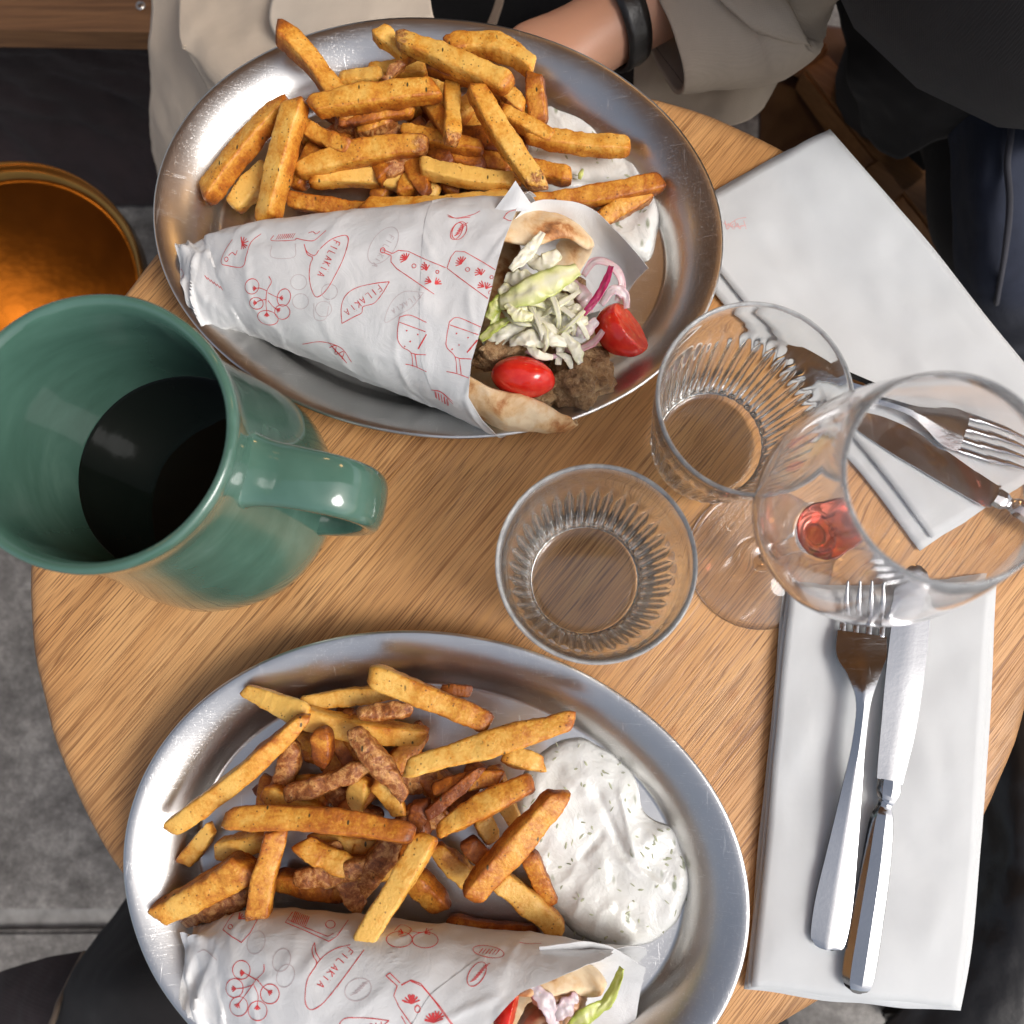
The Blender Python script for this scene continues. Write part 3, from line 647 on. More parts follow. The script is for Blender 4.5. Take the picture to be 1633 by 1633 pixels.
# ------------------------------------------------------------------ chips (fries)
def fry_mesh(p0, p1, mid, w0, w1, kind, seed, hf=0.9, roll=None):
    rnd = random.Random(seed)
    n, m = 40, 24
    c = 2 * mid - 0.5 * (p0 + p1)
    cl = [(1 - t) ** 2 * p0 + 2 * t * (1 - t) * c + t * t * p1 for t in [i / (n - 1) for i in range(n)]]
    roll = rnd.uniform(-0.35, 0.35) if roll is None else roll
    V, At = [], []; sd = Vector((seed * 1.7, seed * 0.9, seed * 2.3))
    tilt0, tilt1 = rnd.uniform(-0.5, 0.5), rnd.uniform(-0.5, 0.5)
    tap = rnd.choice([0, 0.1, 0.25, 0.45]); tap0 = rnd.choice([0, 0, 0.15, 0.35]); gr = rnd.uniform(-0.45, 0.45); L = (p1 - p0).length; skside = rnd.choice([0, 1, 2, 3]) if kind != 'skin' else 1
    tone = {'gold': rnd.uniform(0.02, 0.30), 'pale': rnd.uniform(-0.14, 0.06), 'orange': rnd.uniform(0.36, 0.58), 'brown': rnd.uniform(0.62, 0.82), 'skin': rnd.uniform(0.3, 0.5), 'red': 0.80, 'half': rnd.uniform(0.1, 0.3), 'tip': rnd.uniform(0.08, 0.28)}[kind]
    for i, p in enumerate(cl):
        t = i / (n - 1); tg = (cl[min(i + 1, n - 1)] - cl[max(i - 1, 0)]).normalized()
        s = tg.cross(Vector((0, 0, 1)))
        s = s.normalized() if s.length > 1e-3 else Vector((1, 0, 0)); u = s.cross(tg)
        rr = roll + 0.35 * (t - 0.5) * math.sin(seed)
        s, u = s * math.cos(rr) + u * math.sin(rr), u * math.cos(rr) - s * math.sin(rr)
        w = w0 + (w1 - w0) * t
        w *= 1 + 0.16 * noise.noise(Vector((t * 3, seed, 3.1)))
        w *= (1 - tap * max(0, (t - 0.55) / 0.45) ** 1.5) * (1 - tap0 * max(0, (0.4 - t) / 0.4) ** 1.5)
        e = min(t, 1 - t) * L / max(w, 1e-5)
        cap = min(1.0, 0.80 + 0.2 * min(1, e / 0.35)) if e < 0.35 else 1.0
        if i in (0, n - 1): cap = 0.66
        for k in range(m):
            a = 2 * math.pi * k / m; ca, sa = math.cos(a), math.sin(a)
            q = 0.29
            x, y = math.copysign(abs(ca) ** q, ca), math.copysign(abs(sa) ** q, sa)
            corner = max(0.0, (abs(x * y) - 0.62) / 0.38)
            if kind in ('skin', 'half') and y > 0.0: y *= 0.86 + 0.14 * (1 - x * x)
            d = p + s * (0.5 * w * x * cap) + u * (0.5 * w * hf * y * cap)
            # slanted knife cuts at the ends
            ti = (tilt0 if t < 0.5 else tilt1); fade = max(0, 1 - min(t, 1 - t) * n / 3)
            d += tg * (ti * x * w * 0.5 * fade)
            nz = fbm(d * 95 + sd, 3); nf = fbm(d * 380 + sd, 3)
            nrm = (s * x + u * y).normalized()
            amp = 0.0007 if kind not in ('skin',) else 0.0016
            nr = 1 - 2 * abs(noise.noise(d * 150 + sd))
            d += nrm * (amp * nz + 0.0004 * nf + (0.0006 if kind in ('skin', 'half') else 0.00012) * nr)
            V.append(d)
            br = tone + gr * (t - 0.5) + 0.30 * corner * rnd.uniform(0.6, 1.2) + 0.30 * max(0, 1 - e / 0.55) + (0.30 if abs(x) > 0.95 and y < 0.6 else 0.0)  # side faces painted darker, standing in for their shade
            sk = 0.0
            if kind == 'skin': sk = 0.85 if (y > -0.25) else 0.15
            elif kind == 'half': sk = 0.85 if (x * (1 if rnd.random() > -1 else -1) > 0.62 and y < 0.75) else 0.0
            elif kind == 'tip': sk = max(0.0, min(0.75, (t - 0.80) * 5.5)) * (0.8 + 0.4 * noise.noise(Vector((ca * 2, sa * 2, seed))))
            elif kind == 'red': sk = 0.25
            At.append((br, sk, 0.0))
    Fc = grid_faces(n, m, 0, True)
    for end in (0, n - 1):
        tg = (cl[1] - cl[0]).normalized() * -1 if end == 0 else (cl[-1] - cl[-2]).normalized()
        ci = len(V); V.append(sum((V[end * m + k] for k in range(m)), Vector()) / m + tg * 0.0006); At.append((tone + 0.25, 0.9 if kind == 'tip' and end else 0.0, 0))
        for k in range(m):
            k2 = (k + 1) % m
            Fc.append((end * m + k2, end * m + k, ci) if end == 0 else (end * m + k, end * m + k2, ci))
    return V, Fc, At
FRY = [0]
def fry(label, kind, a, b, wpx, z0, z1, mid=None, group='', arch=0.0, w1=None, hf=0.9, roll=None):
    FRY[0] += 1
    zm = (z0 + z1) / 2 + arch
    p0, p1 = at(a[0], a[1], z0), at(b[0], b[1], z1)
    mm = at(mid[0], mid[1], zm) if mid else at((a[0] + b[0]) / 2, (a[1] + b[1]) / 2, zm)
    if not mid:
        sd = (p1 - p0).cross(Vector((0, 0, 1))); mm += sd * (0.035 * math.sin(FRY[0] * 2.7))
    V, Fc, At = fry_mesh(p0, p1, mm, wpx * m_per_px(z0), (w1 or wpx) * m_per_px(z1), kind, FRY[0], hf, roll)
    o = mk('potato_fry', V, Fc, M['fry'], attr={'fry': At})
    tag(o, label, 'fry', group); return o
GU, GL = 'fries on the far platter', 'fries on the near platter'
def U(label, kind, a, b, w, *r, **k): fry(label, kind, a, b, w * 0.79, *r, group=GU, **k)
def Lo(label, kind, a, b, w, *r, **k): fry(label, kind, a, b, w * 0.86, *r, group=GL, **k)
# far platter -- bottom layer first
U('dark orange fry flat on the far platter just above the paper cone', 'orange', (457, 317), (612, 341), 34, .010, .010)
U('thin brown fry sliver low between two pale fries on the far platter', 'brown', (618, 268), (700, 300), 24, .012, .014)
U('pale fry end tucked behind the two long slanting fries of the far platter', 'pale', (371, 330), (424, 262), 40, .011, .014)
U('long pale fry tapering right, second above the far paper cone', 'pale', (497, 286), (700, 308), 38, .019, .014, mid=(596, 284), w1=26)
U('stub of orange fry pressed behind the left slanting pair on the far platter', 'orange', (470, 300), (508, 232), 40, .013, .018)
U('pale crusty fry end peeking above the orange stub on the far platter', 'pale', (474, 222), (512, 208), 40, .018, .016)
U('short orange fry dipping its cut end in the far sauce beneath the skin-tipped fry', 'orange', (800, 258), (911, 283), 34, .014, .015)
U('orange fry low in the middle of the far pile beside the bent pale one', 'orange', (738, 246), (815, 268), 36, .018, .017)
U('golden fry hidden behind the chips near the far platter rim centre', 'gold', (588, 116), (684, 112), 34, .024, .022)
U('pale skin-backed chunk in the middle of the far pile', 'half', (572, 210), (628, 184), 40, .025, .028)
U('small brown chunk between the crossing fries at the right of the far pile', 'brown', (793, 148), (824, 150), 30, .030, .027)
U('pale broken chunk right of the crossing skin-tipped fry on the far platter', 'pale', (799, 160), (846, 194), 33, .027, .023)
U('long dark orange fry sunk in the far sauce beside the pita', 'orange', (838, 322), (1056, 290), 30, .017, .019, mid=(950, 312), w1=34)
U('golden wedge fry under the long orange one in the far sauce', 'half', (952, 352), (1036, 306), 38, .013, .015)
U('pale fry lying along the top edge of the far paper cone', 'pale', (580, 331), (815, 314), 38, .022, .022, mid=(700, 330))
U('golden fry left of centre standing half upright in the far pile', 'orange', (677, 158), (716, 212), 36, .026, .038)
U('bent pale fry sagging in the middle of the far pile', 'pale', (670, 264), (826, 287), 37, .026, .026, mid=(746, 283))
U('orange fry with a pale skin end crossing the far pile centre', 'tip', (474, 276), (682, 230), 45, .022, .032, mid=(574, 245))
U('golden fry dipping into the top of the far sauce, ending in air', 'gold', (836, 214), (1004, 234), 38, .027, .023)
U('upright skin-ended fry in the centre of the far pile', 'tip', (719, 132), (719, 228), 36, .033, .043)
U('thin pinkish skin chip near the top of the far pile', 'skin', (612, 130), (647, 96), 20, .034, .037)
U('long golden fry leaning at the far left of the far pile', 'gold', (329, 314), (457, 160), 46, .018, .030, mid=(388, 236))
U('golden fry standing right of the leftmost one on the far platter', 'gold', (426, 354), (474, 162), 47, .020, .038, mid=(448, 258))
U('golden fry sticking out over the top left rim of the far platter', 'gold', (441, 47), (563, 198), 44, .044, .030, mid=(508, 112))
U('thick golden fry slanting right along the top left of the far pile', 'gold', (497, 172), (700, 144), 46, .040, .042, mid=(592, 155))
U('pale short fry end at the top of the far platter', 'pale', (602, 50), (660, 92), 38, .042, .038)
U('arched golden fry curling over the top right of the far pile', 'gold', (712, 76), (850, 112), 42, .036, .036, mid=(792, 75))
U('golden fry hanging down at the right of the far pile beside the sauce', 'orange', (853, 118), (860, 200), 40, .036, .026)
U('long golden fry with brown upper end crossing the top of the far pile', 'tip', (814, 137), (632, 62), 43, .048, .048)
U('long golden fry slanting down to a brown tip by the far cone corner', 'tip', (756, 138), (862, 300), 45, .047, .036, mid=(802, 216))
# slimmer fries showing between the big ones
U('slim golden fry right of the left slanting pair in the far pile', 'gold', (476, 196), (560, 236), 34, .026, .030)
U('slim orange fry below the thick top left fry of the far pile', 'orange', (540, 196), (660, 176), 32, .031, .033)
U('slim golden fry crossing under the upright one in the far pile', 'gold', (640, 205), (770, 236), 32, .028, .030)
U('slim brown edged fry beneath the arched fry of the far platter', 'half', (770, 118), (836, 176), 34, .031, .030)
U('slim golden fry right of the brown tipped fry on the far platter', 'gold', (800, 176), (884, 224), 34, .030, .027)
U('slim orange fry below the arched fry, near the far rim', 'orange', (680, 104), (760, 128), 32, .038, .037)
U('slim pale fry behind the fry poking over the far rim', 'pale', (540, 130), (612, 122), 32, .028, .030)
# near platter
Lo('dark orange fry lying beside the top edge of the near paper cone', 'orange', (712, 1472), (862, 1490), 34, .010, .010)
Lo('brown fry low in the shadow above the near paper cone', 'brown', (438, 1402), (545, 1432), 36, .012, .014)
Lo('golden fry end hanging low at the left of the near pile', 'gold', (294, 1374), (338, 1318), 30, .012, .016)
Lo('pale fry laid behind the others along the top of the near pile', 'pale', (478, 1124), (640, 1106), 32, .020, .018)
Lo('brown fry end behind the golden top fry of the near platter', 'brown', (700, 1102), (752, 1102), 24, .020, .018)
Lo('thick orange fry low in the middle of the near pile', 'orange', (655, 1396), (712, 1448), 42, .014, .014)
Lo('orange fry sinking down right of centre in the near pile', 'half', (690, 1350), (756, 1412), 36, .018, .014)
Lo('yellow fry running down beneath the two crossing fries near the near sauce', 'pale', (786, 1222), (826, 1318), 31, .022, .018)
Lo('short stub of golden fry beneath the skin-backed wedge on the near platter', 'gold', (764, 1300), (786, 1342), 34, .022, .022)
Lo('orange fry leaning on the edge of the near sauce', 'orange', (842, 1356), (882, 1440), 32, .018, .013)
Lo('golden fry pointing down right below the near sauce', 'gold', (790, 1400), (896, 1488), 40, .021, .016)
Lo('short golden fry at the left of the near pile behind the spiced one', 'gold', (346, 1356), (430, 1334), 36, .018, .020)
Lo('dark skinned fry upright in the left of the near pile', 'skin', (470, 1182), (438, 1300), 38, .026, .018)
Lo('pale stripe of fry in the centre of the near pile', 'pale', (578, 1240), (562, 1300), 38, .028, .020)
Lo('orange fry with torn skin below the spiced fry on the near platter', 'half', (478, 1344), (588, 1396), 42, .024, .022)
Lo('reddish brown fry right of centre in the near pile', 'brown', (674, 1276), (648, 1344), 36, .028, .025)
Lo('long dark skinned fry running down through the near pile', 'skin', (664, 1290), (566, 1446), 40, .026, .018)
Lo('pale broad fry across the top of the near pile', 'pale', (480, 1140), (680, 1172), 40, .026, .024, mid=(575, 1164))
Lo('brown skin strip lying on the pale top fries of the near platter', 'skin', (570, 1136), (658, 1131), 28, .032, .031)
Lo('skin covered wedge at the lower left of the near pile', 'skin', (290, 1464), (398, 1424), 40, .016, .022)
Lo('tapered pale fry at the top left of the near pile', 'pale', (389, 1100), (492, 1146), 22, .028, .030, w1=46)
Lo('big pointed golden wedge at the lower left of the near pile', 'half', (252, 1456), (402, 1374), 40, .024, .028, w1=50)
Lo('short brown fry standing up in the top centre of the near pile', 'brown', (512, 1160), (514, 1222), 36, .036, .030)
Lo('skin-backed brown fry slanting left of the centre of the near pile', 'skin', (456, 1266), (586, 1220), 34, .032, .034)
Lo('short golden fry at the edge of the near sauce below the longest slanting one', 'gold', (802, 1206), (868, 1220), 34, .028, .026)
Lo('dark red fry sliver right of centre in the near pile', 'red', (680, 1300), (770, 1224), 24, .032, .032)
Lo('golden top fry pointing at the back edge of the near platter', 'gold', (590, 1074), (782, 1154), 43, .038, .036)
Lo('dark skinned fry slanting across the centre of the near pile', 'skin', (562, 1162), (645, 1274), 38, .040, .038)
Lo('wedge fry with pale skin below, right of the centre of the near pile', 'half', (850, 1248), (698, 1328), 40, .036, .034)
Lo('long golden fry leaning on the left rim of the near platter', 'gold', (272, 1322), (488, 1140), 38, .030, .040, mid=(386, 1236))
Lo('pale fry with skin tip resting on the near paper cone left part', 'tip', (444, 1320), (412, 1472), 40, .032, .034)
Lo('long golden fry reaching right to a sharp brown end on the near platter', 'gold', (647, 1226), (916, 1147), 40, .040, .040, mid=(784, 1186), w1=44)
Lo('long orange spiced fry lying level across the near pile', 'orange', (360, 1306), (660, 1332), 44, .042, .044, mid=(510, 1308))
Lo('long pale fry with its end lying on the near paper cone', 'pale', (684, 1332), (572, 1512), 42, .040, .046, mid=(628, 1424))
Lo('thick golden fry crossing the edge of the near sauce', 'gold', (748, 1430), (896, 1262), 47, .036, .036, mid=(822, 1346))
Lo('slim golden fry above the spiced fry on the near platter', 'gold', (420, 1262), (520, 1296), 34, .030, .030)
Lo('slim orange fry under the sharp ended long fry of the near pile', 'orange', (690, 1262), (800, 1240), 32, .028, .029)
Lo('slim skinned fry below the spiced fry near the paper of the near wrap', 'skin', (470, 1400), (610, 1372), 34, .022, .024)
Lo('slim golden fry beside the pale stripe in the centre of the near pile', 'gold', (600, 1240), (640, 1300), 34, .030, .029)
Lo('slim orange fry left of the thick fry crossing onto the near sauce', 'orange', (742, 1340), (800, 1392), 34, .026, .024)
# fries buried under the piles
rb = random.Random(5)
def filler(n, cx, cy, rx, ry, label, group):
    for _ in range(n):
        a, r = rb.uniform(0, 6.28), math.sqrt(rb.random()); x, y = cx + rx * r * math.cos(a), cy + ry * r * math.sin(a)
        t = rb.uniform(0, 3.14); l = rb.uniform(45, 75); z = rb.uniform(.008, .019)
        fry(label, rb.choice(['orange', 'brown', 'gold', 'orange', 'skin']), (x - l * math.cos(t), y - l * 0.8 * math.sin(t)), (x + l * math.cos(t), y + l * 0.8 * math.sin(t)), rb.uniform(32, 40), z, z + rb.uniform(-.004, .006), group=group)
filler(22, 665, 205, 130, 78, 'fry buried deep in the far pile under other fries', GU)
filler(24, 590, 1290, 165, 115, 'fry buried deep in the near pile under other fries', GL)

# ------------------------------------------------------------------ yogurt sauce
def pip(p, poly):
    c = False; n = len(poly)
    for i in range(n):
        a, b = poly[i], poly[i - 1]
        if (a.y > p.y) != (b.y > p.y) and p.x < (b.x - a.x) * (p.y - a.y) / (b.y - a.y) + a.x: c = not c
    return c
def segd(p, a, b):
    ab = b - a; t = max(0, min(1, (p - a).dot(ab) / max(ab.dot(ab), 1e-12))); return (p - a - ab * t).length
def dollop(name, label, out, z0, hmax, seed, swirls=(), edge=0.010, rings=26, n=150, cat='sauce', floorfn=None, flecks=0):
    """closed mound over an outline: rings shrinking from the outline to the middle, rounded rim, stirred top"""
    P = dense(spline([at(x, y, z0) for x, y in out + out[:1]], 240), n + 1)[:-1]
    P = [Vector((p.x, p.y, 0)) for p in P]; c = sum(P, Vector()) / n
    P = [p + (p - c).normalized() * (0.0014 * noise.noise(p * 90)) for p in P]
    def hgt(p, d):
        k = min(1, d / edge); h = hmax * (1 - (1 - k) ** 2.4) * (0.72 + 0.5 * fbm(p * 26 + Vector((seed, 0, 0)), 3))
        q = p + Vector((fbm(p * 22 + Vector((0, seed, 0)), 2), fbm(p * 22 + Vector((7, seed, 0)), 2), 0)) * 0.012
        rg = 1 - abs(noise.noise(q * 44 + Vector((seed, seed, 0))))
        h += k * (0.0017 * (rg ** 4 - 0.35) + 0.00012 * fbm(q * 120, 2))
        for (a, b, wd, am) in swirls:
            dd = segd(p, a, b); wd *= 0.7; h += k * 0.5 * am * math.exp(-(dd / wd) ** 2)
        return max(h, 0.0001)
    V = []; 
    for r in range(rings):
        s = 1 - (r / rings) ** 1.25
        s = max(0.0, 1 - r / rings)
        for p in P:
            q = c + (p - c) * s
            d = (p - c).length * (1 - s)
            zz = z0 + hgt(q, d) if r else z0
            if floorfn: zz += floorfn(q)
            V.append(Vector((q.x, q.y, zz)))
    V.append(Vector((c.x, c.y, z0 + hgt(c, 1)))); k = len(V) - 1
    Fc = [tuple(reversed(f)) for f in grid_faces(rings, n, 0, True)]
    for j in range(n): Fc.append(((rings - 1) * n + j, (rings - 1) * n + (j + 1) % n, k))
    Fc.append(tuple(range(n)))
    import bmesh
    o = mk(name, V, Fc, M['sauce']); bm = bmesh.new(); bm.from_mesh(o.data); bmesh.ops.recalc_face_normals(bm, faces=bm.faces); bm.to_mesh(o.data); bm.free()
    if flecks:
        # chopped herbs and grated cucumber stirred through: too small to count, one part of the sauce
        bv = bvhtree.BVHTree.FromPolygons(V, [f_ for f_ in Fc if len(f_) < 5]); rr = random.Random(int(seed * 7)); FV, FF, AT = [], [], []
        xs = [p.x for p in P]; ys = [p.y for p in P]
        for _ in range(flecks):
            h = bv.ray_cast(Vector((rr.uniform(min(xs), max(xs)), rr.uniform(min(ys), max(ys)), .1)), Vector((0, 0, -1)))
            if h[0] is None or h[1].z < 0.5 and h[1].z > -0.5: continue
            a, l, w = rr.uniform(0, 6.28), rr.uniform(.0008, .0024), rr.uniform(.0003, .0007); t = Vector((math.cos(a), math.sin(a), 0)); s_ = Vector((-t.y, t.x, 0)); b = len(FV); c_ = h[0] + Vector((0, 0, .00012))
            FV += [c_ - t * l, c_ - t * l * .3 + s_ * w, c_ + t * l * .6 + s_ * w * .7, c_ + t * l, c_ + t * l * .4 - s_ * w, c_ - t * l * .5 - s_ * w * .8]; k_ = len(FV); FV.append(c_ + Vector((0, 0, .00025)))
            FF += [(b + i, k_, b + (i + 1) % 6) for i in range(6)]
        fo = mk('herb_flecks', FV, [tuple(reversed(f_)) for f_ in FF], M['herb'], o); fo['kind'] = 'stuff'
    return tag(o, label, cat)
def sw(a, b, wd, am, z=.012): 
    p, q = at(*a, z), at(*b, z); return (Vector((p.x, p.y, 0)), Vector((q.x, q.y, 0)), wd, am)
dollop('yogurt_sauce', 'big pool of white herb yogurt sauce right of the near fries', [(880, 1190), (920, 1176), (975, 1200), (1012, 1240), (1024, 1285), (1042, 1308), (1078, 1326), (1098, 1380), (1096, 1430), (1070, 1480), (1020, 1508), (970, 1510), (915, 1484), (880, 1450), (850, 1400), (830, 1330), (822, 1270), (848, 1215)], .0028, .0078, 2.0,
       (sw((955, 1270), (1000, 1370), .0028, -.004), sw((990, 1265), (1012, 1365), .0022, .0035), sw((930, 1370), (960, 1335), .003, -.003), sw((1022, 1390), (1062, 1420), .0025, .003), sw((985, 1450), (1020, 1480), .003, -.003), sw((905, 1230), (935, 1260), .004, .003), sw((1035, 1335), (1070, 1345), .003, .002)), flecks=130)
dollop('yogurt_sauce', 'white herb yogurt sauce lying under the right end of the far fries', [(862, 150), (900, 136), (945, 150), (985, 172), (1012, 200), (1030, 240), (1042, 290), (1052, 340), (1046, 385), (1030, 418), (990, 400), (960, 345), (930, 322), (870, 318), (820, 260), (820, 190)], .0028, .0078, 6.0,
       (sw((940, 150), (945, 185), .0025, .004), sw((1000, 230), (1020, 280), .003, .003), sw((880, 290), (1000, 285), .004, .003)), edge=.008, flecks=100)
dollop('sauce_drop', 'small drop of white sauce on the top right rim of the far platter', [(856, 98), (872, 93), (888, 98), (880, 107), (866, 110)], .0195, .0022, 9.0, edge=.002, rings=8, n=40, floorfn=lambda q: 0.0)
for (x, y, z, c) in ((926, 278, .0125, 'pale'),):
    v, f = tube([at(x - 2, y + 8, z), at(x, y, z + .001), at(x + 3, y - 8, z)], [.0009, .0016, .0009], 8, 0.5)
    tag(mk('cucumber_bit', v, f, M['lettuce'], attr={'leaf': [(0.75, 0, 0)] * len(v)}), 'yellow-green sliver of vegetable in the far sauce', 'garnish')
# ------------------------------------------------------------------ paper cones
def interp(keys, s):
    for (a, va), (b, vb) in zip(keys, keys[1:]):
        if s <= b: 
            t = max(0, (s - a) / (b - a)); return va + (vb - va) * t
    return keys[-1][1]
class Cone:
    """a lying cone of paper: stations of (upper edge px, lower edge px, half height)"""
    def __init__(s, st, z0=0.0035, sq=0.82):
        s.st = []
        for (u, l, hh) in st:
            zc = z0 + hh; A, B = at(*u, zc), at(*l, zc); s.st.append((A, B, hh))
        s.z0, s.sq = z0, sq
    def frame(s, t):
        n = len(s.st) - 1; x = t * n; k = min(max(int(math.floor(x)), 0), n - 1); f = x - k
        g = lambda i: s.st[min(max(i, 0), n)]
        if 0 <= t <= 1:
            A = cr(g(k - 1)[0], g(k)[0], g(k + 1)[0], g(k + 2)[0], f); B = cr(g(k - 1)[1], g(k)[1], g(k + 1)[1], g(k + 2)[1], f); h = g(k)[2] + (g(k + 1)[2] - g(k)[2]) * f
        else:
            i0, i1 = (0, 1) if t < 0 else (n - 1, n); A = g(i0)[0].lerp(g(i1)[0], x - i0); B = g(i0)[1].lerp(g(i1)[1], x - i0); h = g(i0)[2] + (g(i1)[2] - g(i0)[2]) * (x - i0)
        return A, B, h
    def p(s, t, th, off=0.0, lift=0.0):
        A, B, h = s.frame(t); c = (A + B) / 2; lat = (A - B) / 2; r = lat.length; ln = lat / r
        ca, sa = math.cos(th), math.sin(th); q = s.sq
        x, y = math.copysign(abs(ca) ** q, ca), math.copysign(abs(sa) ** q, sa)
        zc = s.z0 + h
        P = c + ln * ((r + off) * x); P.z = zc + (h + off) * y + lift
        P.z = max(P.z, s.z0 + off * 0.5)
        return P
def crumple(p, seed, amt):
    c3 = 1 - abs(noise.noise(p * 120 + Vector((seed, 0, 3)))) * 2
    vd = noise.voronoi(p * 26 + Vector((seed, 2, 0)))[0]; cr_ = math.exp(-((vd[1] - vd[0]) / 0.07) ** 2)
    a = fbm(p * 38 + Vector((seed, 0, 0)), 3); b = 1 - abs(noise.noise(p * 55 + Vector((0, seed, 0)))) * 2
    return amt * (0.7 * a + 0.35 * b + 0.12 * c3 + 0.55 * cr_)
def paper_layer(cone, th0, th1, s0, s1, off, seed, nu=110, nv=96, thick=0.00022, amt=0.0016, tail=0.0):
    G = []
    for i in range(nu):
        row = []
        for j in range(nv):
            th = th0 + (th1 - th0) * j / (nv - 1)
            a, b = s0(th) if callable(s0) else s0, s1(th) if callable(s1) else s1
            t = a + (b - a) * i / (nu - 1); p = cone.p(t, th, off)
            ax = 0.0006 + amt * (0.45 + 0.55 * max(0, 1 - t * 2.2)) + tail * max(0, 1 - t / 0.16)
            q = Vector((p.x, p.y, p.z))
            c = (cone.frame(t)[0] + cone.frame(t)[1]) / 2; c.z = cone.z0 + cone.frame(t)[2]
            nrm = (p - c); nrm = nrm.normalized() if nrm.length > 1e-6 else Vector((0, 0, 1))
            p = p + nrm * crumple(q * (1 if t > .2 else 1.25), seed, ax)
            p.z = max(p.z, 0.0024 + off)
            row.append(p)
        G.append(row)
    return G
def cone_thing(name, label, loc): return thing(name, label, 'sandwich paper', loc, 'paper cones round the wraps')

cone1 = Cone([((298, 412), (320, 510), .0135), ((338, 390), (396, 530), .0175), ((405, 370), (470, 558), .0225), ((540, 353), (590, 606), .0275), ((690, 340), (690, 642), .0310), ((840, 326), (792, 690), .0325)])
pc1 = cone_thing('paper_cone', 'white greaseproof paper cone with red line drawings on the far platter', at(560, 480, 0.003))
DEG = math.degrees
def front1(th):
    d = DEG(th) % 360
    return interp([(0, 1.02), (20, 1.0), (45, .985), (75, .955), (100, .93), (125, .905), (150, .90), (170, .94), (185, 1.0), (230, 1.05), (300, 1.08), (340, 1.06), (360, 1.02)], d)
def back1(th):
    return 0.012 * math.sin(3 * th) + 0.01 * math.sin(7 * th + 1) - 0.005
GA = paper_layer(cone1, 0, 2 * math.pi, back1, front1, 0.0, 1.0, tail=0.008)
v, f = sheet(GA, 0.0002, up=False); papers1 = [(v, f)]
sharp(mk('paper_wrap', v, f, M['paper'], pc1), 50)
def seam1(th):
    d = DEG(th); return interp([(-10, .80), (20, .815), (60, .80), (100, .79), (135, .785), (160, .81), (190, .87)], d)
GB = paper_layer(cone1, rad(6), rad(186), seam1, lambda th: front1(th) + 0.006, 0.00026, 1.0, nu=50, nv=90, tail=0)
v, f = sheet(GB, 0.0002, up=False); papers1.append((v, f)); sharp(mk('paper_overlap', v, f, M['paper'], pc1), 50)
def px_patch(name, rows, parent, mat, seed=0, amt=0.0, thick=0.00022, nu=24, nv=24):
    G = patch_pts([[at(x, y, z) for x, y, z in r] for r in rows], nu, nv)
    if amt: 
        Nn = normals(G); G = [[G[i][j] + Nn[i][j] * (amt * fbm(G[i][j] * 45 + Vector((seed, 0, 0)), 3)) for j in range(nv)] for i in range(nu)]
    v, f = sheet(G, thick); o = sharp(mk(name, v, f, mat, parent), 50); return o
# the back of the sheet standing out beneath the bread, and its raised corner
px_patch('paper_flap', [[(820, 352, .052), (852, 322, .050), (905, 320, .046), (950, 338, .040), (990, 376, .037), (1034, 427, .036)], [(830, 420, .030), (870, 400, .022), (915, 395, .021), (960, 405, .021), (990, 425, .022), (1014, 448, .025)], [(800, 520, .006), (850, 510, .006), (900, 505, .006), (940, 500, .007), (970, 490, .009), (998, 472, .014)]], pc1, M['paper'], 3, 0.0012)
px_patch('paper_flap', [[(786, 338, .061), (806, 312, .064), (822, 288, .067)], [(806, 338, .062), (824, 322, .064), (834, 306, .065)], [(838, 336, .061), (846, 334, .061), (847, 326, .061)]], pc1, M['paper'], 4, 0.0006)
# crumpled tail of the cone
px_patch('paper_flap', [[(290, 448, .026), (312, 470, .024), (344, 474, .026)], [(296, 482, .018), (318, 494, .014), (340, 490, .019)], [(306, 512, .010), (326, 508, .008), (338, 500, .013)]], pc1, M['paper'], 5, 0.003)
px_patch('paper_flap', [[(362, 470, .030), (380, 486, .028), (402, 506, .026)], [(372, 506, .018), (388, 520, .015), (408, 526, .016)], [(384, 528, .008), (396, 544, .006), (412, 540, .007)]], pc1, M['paper'], 6, 0.003)

cone2 = Cone([((312, 1494), (352, 1640), .0165), ((362, 1464), (405, 1672), .0215), ((450, 1456), (480, 1715), .0270), ((600, 1472), (600, 1755), .0310), ((770, 1492), (745, 1775), .0330), ((930, 1512), (880, 1790), .0330)])
pc2 = cone_thing('paper_cone', 'white greaseproof paper cone with red line drawings cut off by the bottom of the frame', at(600, 1600, 0.003))
def front2(th):
    d = DEG(th) % 360
    return interp([(0, 1.06), (15, 1.03), (30, .96), (50, .87), (75, .82), (105, .775), (140, .775), (170, .85), (190, .95), (240, 1.1), (320, 1.15), (345, 1.12), (360, 1.06)], d)
GC = paper_layer(cone2, 0, 2 * math.pi, back1, front2, 0.0, 9.0, tail=0.009)
v, f = sheet(GC, 0.0002, up=False); papers2 = [(v, f)]; sharp(mk('paper_wrap', v, f, M['paper'], pc2), 50)
def seam2(th): return interp([(-10, .86), (20, .82), (60, .72), (100, .66), (150, .66), (190, .74)], DEG(th))
GD = paper_layer(cone2, rad(4), rad(186), seam2, lambda th: front2(th) + 0.006, 0.00026, 9.0, nu=50, nv=90, tail=0)
v, f = sheet(GD, 0.0002, up=False); papers2.append((v, f)); sharp(mk('paper_overlap', v, f, M['paper'], pc2), 50)
px_patch('paper_flap', [[(860, 1512, .048), (930, 1502, .044), (985, 1515, .036), (1030, 1545, .026)], [(870, 1580, .02), (930, 1570, .016), (985, 1575, .014), (1020, 1590, .012)], [(880, 1660, .008), (930, 1660, .007), (985, 1660, .008), (1010, 1650, .009)]], pc2, M['paper'], 13, 0.0012)
